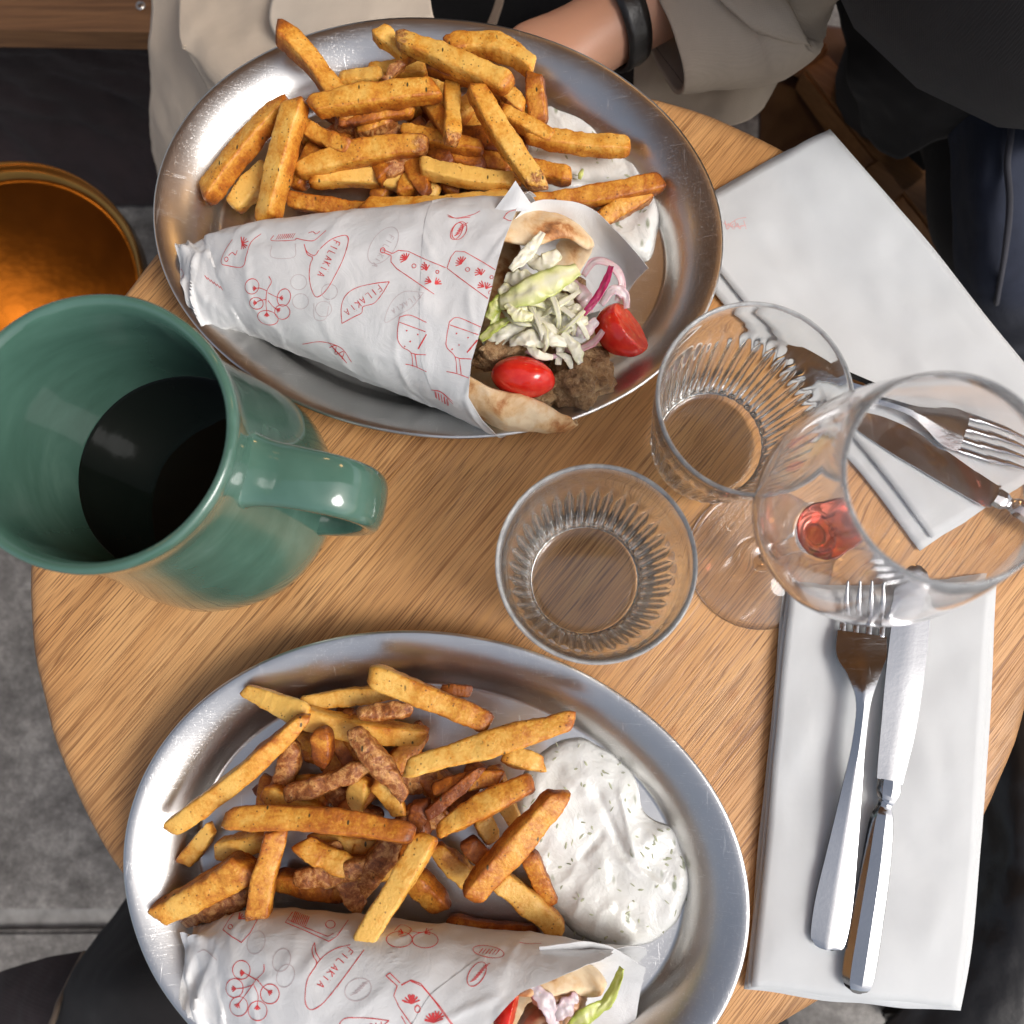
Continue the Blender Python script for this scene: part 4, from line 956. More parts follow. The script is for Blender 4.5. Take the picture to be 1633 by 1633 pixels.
px_patch('paper_flap', [[(330, 1542, .026), (352, 1552, .026), (364, 1560, .028)], [(324, 1574, .014), (344, 1586, .012), (358, 1584, .016)], [(340, 1604, .006), (352, 1612, .005), (362, 1604, .008)]], pc2, M['paper'], 15, 0.003)

# ------------------------------------------------------------------ the drawings printed on the paper
def bvh(parts):
    V, Fc = join(*parts); return bvhtree.BVHTree.FromPolygons(V, Fc)
GLY = {'F': [[(0, 0), (0, 1)], [(0, 1), (.6, 1)], [(0, .55), (.5, .55)]], 'I': [[(.2, 0), (.2, 1)]], 'L': [[(0, 1), (0, 0), (.55, 0)]], 'A': [[(0, 0), (.32, 1), (.66, 0)], [(.12, .36), (.52, .36)]], 'K': [[(0, 0), (0, 1)], [(.55, 1), (0, .45), (.6, 0)]], 'J': [[(.2, 0), (.2, .85)], [(.02, 1.08), (.06, 1.1)], [(.34, 1.08), (.38, 1.1)]]}
class Ink:
    def __init__(s, parts, org, sc, name, parent, mat, wpx=1.5):
        s.b, s.o, s.k, s.V, s.F, s.w = bvh(parts), org, sc, [], [], wpx; s.name, s.parent, s.mat = name, parent, mat
    def P(s, q): return Vector((s.o[0] + q[0] / s.k, s.o[1] + q[1] / s.k))
    def line(s, pts, smooth=True, w=None, px=False):
        P = [Vector(q) if px else s.P(q) for q in pts]
        if smooth and len(P) > 2: P = [Vector((p.x, p.y)) for p in spline([(p.x, p.y, 0) for p in P], max(8, len(P) * 6))]
        L = sum((b - a).length for a, b in zip(P, P[1:])); P = [Vector((p.x, p.y)) for p in dense([(p.x, p.y, 0) for p in P], max(3, int(L / 2.2)))]
        hits = []
        for p in P:
            h = s.b.ray_cast(CAMP, ray(p.x, p.y).normalized())
            hits.append((h[0], h[1] if h[1].dot(ray(p.x, p.y)) < 0 else -h[1]) if h[0] else None)
        run = []
        for h in hits + [None]:
            if h is None or (run and (h[0] - run[-1][0]).length > 0.004):
                s.flush(run, w); run = []
            if h: run.append(h)
    def flush(s, run, w):
        if len(run) < 2: return
        hw = (w or s.w) * 0.5 * m_per_px(0.05); base = len(s.V); n = len(run)
        for i, (p, nn) in enumerate(run):
            t = (run[min(i + 1, n - 1)][0] - run[max(i - 1, 0)][0]).normalized(); sd = nn.cross(t).normalized()
            ww = hw * (0.8 + 0.4 * noise.noise(p * 400)); e = nn * 0.00016
            s.V += [p + sd * ww + e, p - sd * ww + e]
        for i in range(n - 1): s.F.append((base + 2 * i, base + 2 * i + 1, base + 2 * i + 3, base + 2 * i + 2))
    def oval(s, c, rx, ry, rot=0, a0=0, a1=360):
        pts = []
        for k in range(17):
            a = rad(a0 + (a1 - a0) * k / 16); x, y = rx * math.cos(a), ry * math.sin(a); cr_, sr = math.cos(rad(rot)), math.sin(rad(rot))
            pts.append((c[0] + x * cr_ - y * sr, c[1] + x * sr + y * cr_))
        s.line(pts)
    def text(s, word, a, b, h):
        a, b = Vector(a), Vector(b); d = b - a; L = d.length; d /= L; u = Vector((d.y, -d.x)); adv = L / len(word)
        for i, ch in enumerate(word):
            o = a + d * (adv * i)
            for st in GLY[ch]: s.line([o + d * (x * adv * 0.92) + u * (y * h - h / 2) for x, y in st], False)
    def sprig(s, c, r, ang):
        for da in (-38, -12, 12, 38): s.line([c, (c[0] + r * math.cos(rad(ang + da)), c[1] + r * math.sin(rad(ang + da)))], False, s.w * 1.5)
    def hatch(s, a, b, d, n):
        for i in range(n):
            t = i / (n - 1); x, y = a[0] + (b[0] - a[0]) * t, a[1] + (b[1] - a[1]) * t; s.line([(x, y), (x + d[0], y + d[1])], False)
    def done(s, name=None):
        if s.V: mk(name or s.name, s.V, s.F, s.mat, s.parent)
        s.V, s.F = [], []

K = Ink(papers1, (250, 300), 3.266, 'printed_leaf', pc1, M['print'])
K.line([(395, 268), (360, 320), (338, 372), (340, 395), (360, 402), (446, 411), (468, 350), (492, 282), (545, 238)])
K.oval((363, 371), 10, 12); K.line([(375, 352), (395, 335), (410, 350), (420, 325)]); K.sprig((445, 290), 36, -60); K.sprig((445, 290), 30, 60)
K.done('printed_card')
K.line([(610, 248), (600, 274), (716, 272), (725, 262), (760, 270), (815, 275), (850, 250), (882, 222)]); K.hatch((622, 268), (706, 262), (16, -26), 9); K.line([(790, 235), (815, 228), (830, 240), (850, 226)])
K.done('printed_box')
K.line([(768, 292), (782, 330), (822, 352), (850, 318), (900, 274), (950, 252), (988, 248), (998, 278), (975, 360), (935, 445), (885, 530), (835, 568), (808, 530), (795, 460), (800, 400), (812, 362), (785, 345), (768, 292)])
K.text('FILAKJA', (938, 278), (850, 470), 38)
K.done('printed_aubergine')
for c, rx, ry in (((497, 512), 36, 40), ((663, 570), 34, 46), ((520, 600), 36, 30), ((580, 675), 55, 36), ((655, 645), 40, 38)): K.oval(c, rx, ry, 15)
K.line([(585, 460), (598, 490), (575, 535), (570, 600), (575, 655)]); K.line([(575, 535), (535, 520), (512, 525)]); K.line([(580, 545), (620, 565), (638, 570)]); K.line([(572, 580), (540, 585), (520, 595)]); K.line([(580, 585), (610, 620), (630, 632)])
for c, a in (((520, 522), 180), ((640, 572), 0), ((522, 598), 180), ((625, 630), 30), ((574, 650), 90)): K.sprig(c, 20, a)
K.done('printed_tomatoes')
K.line([(1212, 488), (1130, 498), (1040, 520), (985, 560), (962, 620), (965, 705)]); K.line([(965, 705), (1030, 670), (1068, 650), (1072, 622), (1090, 612), (1135, 598), (1175, 550), (1212, 488)])
K.text('FILAKJA', (1165, 518), (975, 662), 36)
K.done('printed_pepper')
K.line([(1165, 330), (1222, 352), (1220, 385), (1250, 420), (1350, 488), (1445, 553)], False); K.line([(1172, 318), (1228, 342), (1260, 325), (1310, 330), (1400, 372), (1506, 416)], False); K.oval((1178, 325), 12, 14)
for c, a in (((1300, 372), 190), ((1300, 372), 260), ((1410, 415), 200), ((1405, 430), 260), ((1430, 490), 200), ((1450, 500), 320)): K.sprig(c, 34, a)
K.oval((1340, 406), 11, 11); K.oval((1462, 437), 9, 9)
K.done('printed_bottle')
K.line([(1266, 672), (1320, 662), (1405, 700)]); K.line([(1266, 672), (1256, 730), (1256, 790), (1280, 828), (1325, 858), (1335, 930)]); K.line([(1262, 698), (1400, 748)], False); K.line([(1405, 762), (1362, 838)], False, 3)
K.line([(1346, 866), (1357, 934)], False); K.line([(1346, 866), (1402, 868)], False); K.line([(1295, 916), (1340, 926), (1405, 956)]); K.line([(1325, 858), (1350, 866)], False)
for q in ((1300, 740), (1358, 760), (1318, 797), (1290, 822)): K.line([q, (q[0] + 5, q[1] + 5)], False, 3)
K.done('printed_glass')
K.line([(760, 812), (860, 800), (960, 832), (1015, 905)]); K.hatch((905, 812), (960, 870), (30, 40), 7); K.line([(900, 830), (935, 820), (930, 865), (975, 850), (965, 890)])
K.line([(1430, 1050), (1480, 1060), (1540, 1110)]); K.hatch((1455, 1062), (1510, 1098), (5, 34), 5)
K.line([(88, 410), (125, 420), (140, 450), (115, 485), (92, 492)]); K.hatch((250, 455), (330, 510), (16, 22), 6)
K.oval((1562, 225), 26, 48, 28); K.hatch((1550, 250), (1580, 200), (20, -14), 5); K.line([(1515, 140), (1560, 158), (1633, 152)])
K.o, K.k = (680, 280), 3.266
K.line([(108, 482), (128, 425), (152, 394), (200, 398), (300, 455), (398, 516)], False); K.line([(108, 484), (220, 568), (332, 650)], False)
for c, a in (((185, 460), 200), ((185, 455), 270), ((285, 510), 200), ((285, 520), 270), ((300, 580), 210), ((310, 590), 300)): K.sprig(c, 34, a)
K.oval((215, 490), 11, 11); K.oval((340, 530), 9, 9); K.oval((335, 610), 11, 11)
K.done('printed_bottle')
K.line([(120, 762), (165, 740), (285, 790)]); K.line([(120, 762), (105, 850), (107, 895), (150, 945), (160, 1030)]); K.line([(122, 778), (278, 832)], False); K.line([(285, 800), (268, 855), (212, 922)], False, 3); K.line([(172, 952), (182, 1035)], False); K.line([(150, 944), (175, 953), (262, 956)], False); K.line([(105, 1020), (160, 1032), (236, 1060)])
for q in ((155, 820), (215, 842), (168, 880), (132, 902)): K.line([q, (q[0] + 5, q[1] + 5)], False, 3)
K.done('printed_glass')
K.oval((465, 300), 40, 58, 30); K.hatch((440, 335), (485, 270), (30, -20), 5); K.line([(402, 222), (430, 190), (500, 168), (532, 122), (536, 180), (505, 225), (440, 236), (402, 222)]); K.line([(112, 215), (160, 222), (240, 205), (280, 185)])
K.oval((172, 288), 34, 50, 30); K.hatch((150, 315), (190, 262), (26, -16), 5); K.line([(25, 1115), (80, 1130), (140, 1190)]); K.hatch((45, 1120), (110, 1160), (6, 38), 5)
K.done()
# prints of the inner side showing faintly through
K = Ink(papers1, (250, 300), 3.266, 'faint_print', pc1, M['ghost'], 1.3)
K.line([(600, 300), (600, 360), (715, 360), (722, 290)]); K.oval((1180, 300), 60, 110, 35); K.text('FILAKJA', (1225, 250), (1130, 420), 30); K.line([(1390, 545), (1290, 540), (1220, 600), (1190, 700), (1280, 650), (1330, 620), (1390, 545)]); K.text('FILAKJA', (1370, 560), (1220, 650), 26)
for c in ((740, 490), (900, 540), (750, 590), (870, 630)): K.oval(c, 42, 40)
K.line([(820, 600), (825, 680), (880, 680), (900, 590)])
K.done()
K = Ink(papers2, (190, 1400), 3.2, 'printed_leaf', pc2, M['print'])
K.line([(600, 165), (560, 215), (530, 265), (575, 300), (625, 330), (670, 280), (722, 180)], False); K.sprig((610, 210), 32, -40); K.oval((568, 250), 12, 12)
K.done('printed_card')
K.line([(885, 175), (848, 228), (960, 275), (1070, 325), (1110, 300), (1170, 215)], False); K.line([(862, 215), (960, 258), (1065, 300), (1095, 285)], False); K.hatch((880, 222), (950, 248), (20, -50), 9); K.oval((1078, 238), 24, 20)
K.done('printed_box')
for c, rx, ry in (((625, 470), 45, 48), ((590, 562), 44, 48), ((770, 592), 48, 50), ((708, 678), 48, 50), ((612, 655), 46, 50)): K.oval(c, rx, ry)
K.line([(740, 440), (738, 480), (700, 520), (650, 590), (612, 640)]); K.line([(700, 520), (665, 500), (640, 485)]); K.line([(690, 545), (640, 560), (600, 565)]); K.line([(705, 520), (740, 560), (760, 575)]); K.line([(690, 550), (710, 600), (705, 650)])
for c, a in (((640, 485), 180), ((598, 565), 180), ((760, 578), 30), ((706, 650), 90), ((612, 640), 120)): K.sprig(c, 24, a)
K.done('printed_tomatoes')
K.line([(998, 330), (985, 365), (992, 402), (1008, 440), (965, 510), (950, 590), (955, 650), (985, 672), (1040, 640), (1120, 545), (1190, 450), (1250, 368)]); K.line([(1008, 440), (1050, 395), (1110, 360), (1180, 342)]); K.line([(998, 332), (1005, 380), (1025, 415)])
K.text('FILAKJA', (1180, 365), (1015, 565), 38)
K.done('printed_aubergine')
K.line([(1362, 500), (1420, 552), (1402, 600), (1430, 660), (1500, 760), (1560, 860)], False); K.line([(1382, 486), (1442, 545), (1490, 522), (1540, 540), (1640, 660), (1740, 800)], False); K.line([(1362, 500), (1382, 486)], False)
for c, a in (((1495, 640), 230), ((1495, 640), 300), ((1600, 730), 230), ((1620, 720), 300)): K.sprig(c, 42, a)
K.oval((1522, 668), 14, 18)
K.done('printed_bottle')
for c in ((1430, 315), (1562, 318)): K.oval(c, 66, 40)
K.line([(1405, 270), (1440, 240), (1490, 262), (1470, 290), (1430, 300)]); K.sprig((1450, 285), 28, 200); K.sprig((1560, 285), 28, -30); K.line([(1480, 270), (1540, 280), (1600, 262)])
K.done('printed_cherries')
K.line([(1120, 760), (1135, 730), (1170, 714), (1280, 716), (1378, 728)]); K.line([(1378, 728), (1340, 760)]); K.text('FILAKJA', (1340, 746), (1180, 780), 26)
K.done('printed_pepper')
K.o, K.k = (640, 1400), 2.865
K.oval((398, 338), 72, 26, 10); K.hatch((355, 345), (430, 352), (18, -22), 6); K.oval((345, 440), 34, 62, 32); K.hatch((315, 475), (375, 405), (30, -14), 8); K.line([(540, 295), (580, 302), (640, 300)])
K.line([(0, 492), (40, 470), (95, 495), (150, 560), (228, 668)], False); K.line([(0, 630), (40, 700)], False)
for c, a in (((45, 575), 240), ((45, 575), 300), ((150, 660), 230), ((150, 660), 300)): K.sprig(c, 44, a)
K.oval((75, 600), 12, 16); K.done()
K = Ink(papers2, (190, 1400), 3.2, 'faint_print', pc2, M['ghost'], 1.3)
for c in ((700, 330), (830, 420), (850, 500)): K.oval(c, 44, 60, 20)
K.oval((1220, 570), 70, 55, -25); K.hatch((1180, 600), (1240, 540), (40, -14), 6); K.line([(400, 380), (440, 370), (500, 420)]); K.done()

# ------------------------------------------------------------------ pita breads
def pita(cone, s0, s1, th0, th1, label, seed, off0=-0.0022, nu=46, nv=110, thick=0.0055, lift=None):
    outr, inr, At = [], [], []
    for i in range(nu):
        ro, ri = [], []
        for j in range(nv):
            th = th0 + (th1 - th0) * j / (nv - 1); b = s1(th); t = s0 + (b - s0) * i / (nu - 1)
            wob = 0.0022 * fbm(cone.p(t, th) * 45 + Vector((seed, 0, 0)), 3)
            e = min(1, (nu - 1 - i) / 5, j / 5, (nv - 1 - j) / 5); tk = thick * (0.25 + 0.75 * math.sqrt(max(0, e))) * (1 + 0.35 * noise.noise(cone.p(t, th) * 60))
            mid = off0 - thick / 2 + wob
            ro.append(cone.p(t, th, mid + tk / 2)); ri.append(cone.p(t, th, mid - tk / 2))
        outr.append(ro); inr.append(ri)
    V = [p for r in outr for p in r] + [p for r in inr for p in r]; k = nu * nv
    Fc = grid_faces(nu, nv) + [tuple(reversed(f)) for f in grid_faces(nu, nv, k)]
    ed = [(i, 0) for i in range(nu)] + [(nu - 1, j) for j in range(1, nv)] + [(i, nv - 1) for i in range(nu - 2, -1, -1)] + [(0, j) for j in range(nv - 2, 0, -1)]
    for a, b in zip(ed, ed[1:] + ed[:1]):
        x, y = a[0] * nv + a[1], b[0] * nv + b[1]; Fc.append((x, y, k + y, k + x))
    tone = []
    for p in V: tone.append((0.25 + 0.5 * fbm(p * 48 + Vector((seed, 3, 0)), 2), 0, 0))
    o = mk('pita_bread', V, Fc, M['pita'], attr={'tone': tone})
    import bmesh
    bm = bmesh.new(); bm.from_mesh(o.data); bmesh.ops.recalc_face_normals(bm, faces=bm.faces); bm.to_mesh(o.data); bm.free()
    return tag(o, label, 'pita bread', 'toasted pita breads in paper')
cp1 = Cone([((690, 344), (690, 636), .0300), ((770, 338), (742, 662), .0300), ((845, 340), (796, 690), .0290), ((900, 345), (856, 692), .0270), ((948, 385), (912, 690), .0230)])
pita(cp1, 0.0, lambda th: interp([(138, .60), (150, .80), (168, .98), (190, 1.04), (215, 1.03), (270, .92), (320, .9), (350, .98), (380, 1.0), (395, .93), (408, .78), (422, .56)], DEG(th)), rad(139), rad(420), 'toasted pita folded round the filling, one lip by the wood and one by the fries', 1.0)
cp2 = Cone([((770, 1500), (745, 1775), .0305), ((840, 1508), (800, 1780), .0300), ((900, 1518), (850, 1780), .0285), ((962, 1545), (920, 1760), .0240)])
pita(cp2, 0.0, lambda th: interp([(150, .5), (180, .9), (215, 1.05), (270, .95), (330, .98), (370, 1.04), (388, 1.0), (400, .80), (410, .5)], DEG(th)), rad(152), rad(408), 'toasted pita rim showing at the cut off near wrap', 4.0)

# ------------------------------------------------------------------ fillings
def lump(name, label, cat, c, rx, ry, rz, mat, seed, rot=0, rough=0.34, seg=(40, 26), group=None):
    V = []; nr, ns = seg[1], seg[0]
    pf = [(math.sin(math.pi * i / nr), -math.cos(math.pi * i / nr)) for i in range(nr + 1)]; pf[0] = (0, -1); pf[-1] = (0, 1)
    v, f = lathe(pf, ns); out = []
    for p in v:
        d = 1 + rough * fbm(p * 1.6 + Vector((seed, 0, 0)), 4) + rough * 0.45 * fbm(p * 5 + Vector((0, seed, 0)), 3)
        q = Vector((p.x * rx * d, p.y * ry * d, p.z * rz * d)); q = Matrix.Rotation(rot, 3, 'Z') @ q; out.append(q + c)
    return tag(mk(name, out, f, mat), label, cat, group)
def mpx(n, z): return n * m_per_px(z)
lump('meat_piece', 'round dark brown grilled meat lump at the open end of the far wrap', 'meat', at(925, 606, .026), mpx(54, .03), mpx(46, .03), .015, M['meat'], 1, 0.2)
lump('meat_piece', 'long brown grilled meat piece under the paper edge of the far wrap', 'meat', at(803, 560, .040), mpx(50, .04), mpx(24, .04), .011, M['meat'], 2, 0.35)
lump('meat_piece', 'dark meat beneath the lower tomato half of the far wrap', 'meat', at(845, 626, .027), mpx(48, .03), mpx(34, .03), .013, M['meat'], 3, 0.0)
lump('meat_piece', 'meat strip under the lettuce in the middle of the far wrap', 'meat', at(878, 540, .026), mpx(48, .03), mpx(36, .03), .010, M['meat'], 4, 0.5)
lump('meat_piece', 'orange-brown meat piece beside the onion inside the far wrap', 'meat', at(905, 470, .033), mpx(34, .03), mpx(30, .03), .011, M['meat'], 5, 0.9)
lump('meat_piece', 'pale brown meat slice under the pita rim of the near wrap', 'meat', at(890, 1588, .042), mpx(44, .04), mpx(24, .04), .009, M['palemeat'], 6, -0.2, rough=0.14)
lump('meat_piece', 'brown meat beside the tomato at the bottom of the near wrap', 'meat', at(866, 1636, .036), mpx(40, .04), mpx(34, .04), .012, M['palemeat'], 7, 0.4, rough=0.16)
def tomato(label, c, rx, ry, rz, rot, cutn, seed, cutd=0.30):
    v, f = lathe([(math.sin(math.pi * i / 28) if 0 < i < 28 else 0, -math.cos(math.pi * i / 28)) for i in range(29)], 44)
    R = Matrix.Rotation(rot, 3, 'Z'); n = Vector(cutn).normalized(); out, At = [], []
    for p in v:
        q = p * (1 + 0.03 * fbm(p * 1.5 + Vector((seed, 0, 0)), 2)); d = q.dot(n) - cutd; cut = 0.0
        if d > 0: 
            q = q - n * (d * 0.94); cut = 1.0
            q += n * (0.035 * fbm(q * 4 + Vector((seed, 1, 0)), 3))
        out.append(R @ Vector((q.x * rx, q.y * ry, q.z * rz)) + c); At.append((cut, 0, 0))
    return tag(mk('tomato_half', out, f, M['tomato'], attr={'cut': At}), label, 'tomato', 'tomato pieces in the wraps')
tomato('red cherry tomato half resting highest by the onion at the far wrap', at(994, 527, .036), mpx(50, .036), mpx(40, .036), .0150, rad(-28), (0.55, 0.55, 0.62), 1, 0.35)
tomato('shiny red tomato half lying nearest the folded pita lip of the far wrap', at(834, 602, .046), mpx(53, .046), mpx(32, .046), .0130, rad(-8), (0.1, 0.35, -0.9), 2, 0.25)
tomato('red tomato wedge at the lower edge of the near wrap', at(812, 1612, .052), mpx(24, .05), mpx(34, .05), .010, rad(-20), (1, 0.2, 0.25), 3, 0.3)
SH = [0]
def shred(name, label, pts, wpx, mat, tone, group, cat, curl=0.38, wav=0.14, thick=0.0004, nu=34, nv=9):
    SH[0] += 1; sd = SH[0] * 3.1
    P = spline([at(x, y, z) for x, y, z in pts], nu); G, At = [], []
    for i, p in enumerate(P):
        t = (P[min(i + 1, nu - 1)] - P[max(i - 1, 0)]).normalized(); s = t.cross(Vector((0, 0, 1)))
        s = s.normalized() if s.length > 1e-3 else Vector((1, 0, 0)); u = s.cross(t); e = i / (nu - 1)
        hw = mpx(wpx, p.z) / 2 * (0.55 + 0.45 * math.sin(math.pi * min(1, max(0, e * 1.0)))) * (1 + 0.25 * noise.noise(Vector((e * 5, sd, 0))))
        tw = curl * math.sin(e * 3.0 + sd) * 0.8; row = []
        for j in range(nv):
            x = 2 * j / (nv - 1) - 1
            bend = -curl * 0.35 * hw * x * x
            w = hw * wav * 2.2 * noise.noise(Vector((e * 7, x * 1.7, sd)))
            row.append(p + (s * math.cos(tw) + u * math.sin(tw)) * (hw * x) + u * (bend + w) + s * (hw * 0.15 * noise.noise(Vector((e * 9, x, sd + 5)))))
        G.append(row)
    V, Fc = sheet(G, thick)
    for q in range(2):
        for i in range(nu):
            for j in range(nv):
                x = abs(2 * j / (nv - 1) - 1); At.append((tone[0] + (tone[1] - tone[0]) * (x if len(tone) < 3 else i / (nu - 1)) + 0.12 * noise.noise(Vector((i * 0.3, j * 0.4, sd))), 0, 0))
    return tag(mk(name, V, Fc, mat, attr={'leaf': At}), label, cat, group)
GLt, GOn = 'lettuce shreds in the far wrap', 'onion slices in the far wrap'
def lt(label, pts, w, tone, **k): shred('lettuce_shred', label, pts, w, M['lettuce'], tone, GLt, 'lettuce', **k)
def on(label, pts, w, tone, **k): shred('onion_slice', label, pts, w, M['onion'], tone, GOn, 'onion', **k)
lt('cream lettuce curl under the pita roll at the top of the far filling', [(842, 412, .044), (866, 418, .046), (892, 402, .045)], 30, (0.0, 0.25))
lt('white lettuce sliver leaning on the paper below the pita roll', [(866, 370, .058), (842, 402, .058), (814, 430, .057)], 22, (0.0, 0.15))
lt('wide cream lettuce piece left of the green one in the far wrap', [(806, 440, .053), (834, 446, .055), (866, 452, .052)], 34, (0.0, 0.3))
lt('broad cream lettuce leaf in the centre of the far filling', [(826, 494, .052), (862, 508, .053), (896, 526, .050)], 44, (0.0, 0.35))
lt('small green lettuce strip at the paper edge, middle of the far wrap', [(778, 508, .055), (790, 486, .057), (800, 468, .056)], 22, (0.6, 0.95))
lt('darker green lettuce strip at the paper edge, lowest in the far wrap', [(766, 542, .051), (790, 520, .054), (812, 508, .053)], 20, (0.55, 0.95))
lt('cream lettuce sheet over the dark meat at the paper edge', [(770, 552, .047), (800, 536, .051), (838, 514, .052)], 26, (0.05, 0.25))
lt('pale curled lettuce left of the broad green strip', [(798, 456, .057), (820, 474, .059), (836, 500, .057)], 30, (0.05, 0.4))
lt('broad pale green lettuce strip lying on top of the far filling', [(796, 482, .058), (830, 470, .062), (876, 448, .063), (922, 428, .059)], 44, (0.3, 0.75), curl=0.3)
lt('thin cream lettuce strand trailing down over the lower meat', [(852, 512, .056), (878, 524, .055), (893, 545, .050), (890, 582, .044)], 19, (0.0, 0.15))
lt('thin cream lettuce strand just above the lower tomato half', [(838, 542, .053), (856, 564, .055), (882, 570, .051)], 15, (0.0, 0.2))
lt('cream lettuce thread beside the purple onion', [(890, 504, .053), (920, 490, .055), (934, 514, .052)], 15, (0.0, 0.2))
lt('twisted cream lettuce strand in front of the meat lump', [(862, 520, .057), (880, 540, .056), (908, 548, .052)], 20, (0.0, 0.2))
on('pale onion loop by the open right side of the far wrap', [(930, 440, .046), (948, 416, .050), (976, 422, .050), (992, 450, .047), (984, 480, .043)], 16, (0.2, 0.5))
on('pinkish onion ring behind the higher tomato half', [(958, 486, .046), (978, 462, .049), (996, 470, .047), (1000, 492, .043)], 18, (0.05, 0.4))
on('thin pink onion curve under the lettuce strands of the far wrap', [(890, 552, .044), (918, 558, .046), (946, 546, .045), (966, 520, .043)], 14, (0.3, 0.6))
on('pale onion sheet near the middle of the far filling', [(900, 520, .046), (930, 528, .048), (952, 510, .047)], 24, (0.1, 0.3))
on('bright purple onion strip in the far wrap', [(930, 502, .056), (952, 474, .059), (966, 448, .059), (975, 424, .057)], 14, (0.85, 1.0), curl=0.2)
on('faint pink onion slice between pita roll and tomato', [(908, 446, .044), (930, 470, .046), (940, 500, .044)], 26, (0.1, 0.45))
GL2 = 'salad bits in the near wrap'
shred('lettuce_shred', 'curled green lettuce strand poking out of the near wrap', [(930, 1640, .044), (956, 1612, .048), (974, 1590, .048), (986, 1562, .046), (992, 1544, .046)], 17, M['lettuce'], (0.7, 0.95), GL2, 'lettuce', curl=1.0)
shred('lettuce_shred', 'broad dark green lettuce piece low in the near wrap', [(906, 1646, .046), (938, 1618, .050), (976, 1598, .044)], 26, M['lettuce'], (0.6, 1.0), GL2, 'lettuce')
shred('onion_slice', 'translucent white onion slice across the near filling', [(844, 1572, .052), (872, 1600, .053), (886, 1640, .050)], 26, M['onion'], (0.0, 0.2), GL2, 'onion')
shred('onion_slice', 'pinkish onion slice under the near pita rim', [(880, 1620, .050), (905, 1606, .052), (922, 1590, .048)], 28, M['onion'], (0.05, 0.35), GL2, 'onion')
dollop('sauce_dab', 'white sauce dab among the lettuce and onion of the far wrap', [(894, 528), (918, 536), (938, 528), (932, 546), (908, 552), (892, 544)], .044, .004, 12.0, edge=.003, rings=8, n=36)
lt('cream lettuce heap between the green strip and the higher tomato half', [(876, 470, .046), (900, 486, .049), (918, 512, .046)], 40, (0.0, 0.3))
lt('pale lettuce bed beneath the strands in the middle of the far wrap', [(812, 520, .045), (846, 530, .048), (884, 520, .046)], 46, (0.0, 0.3))
lt('cream lettuce ribbon beneath the pita roll by the purple onion', [(862, 440, .046), (892, 446, .050), (922, 462, .046)], 34, (0.0, 0.25))
lt('thin curled lettuce strand over the meat beside the lower tomato', [(888, 562, .048), (904, 570, .048), (912, 588, .043)], 12, (0.0, 0.15))
lt('green tinted lettuce edge against the paper in the middle', [(802, 470, .052), (792, 496, .054), (786, 522, .052)], 16, (0.5, 0.9))
on('thin pink onion strip across the meat below the lettuce', [(838, 560, .046), (866, 570, .047), (894, 566, .046)], 10, (0.3, 0.6))
dollop('sauce_dab', 'white sauce smear under the lettuce strands of the far wrap', [(846, 508), (872, 500), (898, 512), (900, 536), (874, 548), (850, 538)], .038, .006, 17.0, edge=.004, rings=8, n=40)

rs = random.Random(11)
for i in range(16):
    x, y = rs.uniform(815, 915), rs.uniform(455, 545); a = rs.choice([-0.5, 0.3, 0.9, 1.5, 2.3]) + rs.uniform(-.4, .4); l = rs.uniform(26, 52); z = rs.uniform(.051, .058); b = rs.uniform(-14, 14)
    lt('thin cream lettuce thread in the tangled filling of the far wrap', [(x - l * math.cos(a), y - l * math.sin(a), z - .005), (x - l * .4 * math.cos(a) - b * math.sin(a), y - l * .4 * math.sin(a) + b * math.cos(a), z + .001), (x + l * .4 * math.cos(a) - b * math.sin(a), y + l * .4 * math.sin(a) + b * math.cos(a), z + .002), (x + l * math.cos(a), y + l * math.sin(a), z - .006)], rs.uniform(8, 13), (0.0, rs.uniform(.1, .6)), nu=26, nv=6, curl=0.2, wav=0.2)
lt('wide pale lettuce shred lying over the purple onion root', [(884, 516, .052), (912, 506, .056), (938, 512, .053)], 26, (0.0, 0.3), curl=0.3)
lt('wide cream lettuce shred fanning out above the lower tomato', [(812, 546, .054), (840, 538, .057), (872, 548, .053)], 28, (0.0, 0.25), curl=0.3)
lt('pale ragged lettuce shred hanging over the meat lump', [(896, 532, .054), (918, 556, .052), (926, 580, .046)], 20, (0.0, 0.3), curl=0.3)
lt('yellowish lettuce shred left of the broad green strip', [(808, 484, .060), (826, 500, .061), (850, 506, .059)], 24, (0.2, 0.6), curl=0.3)
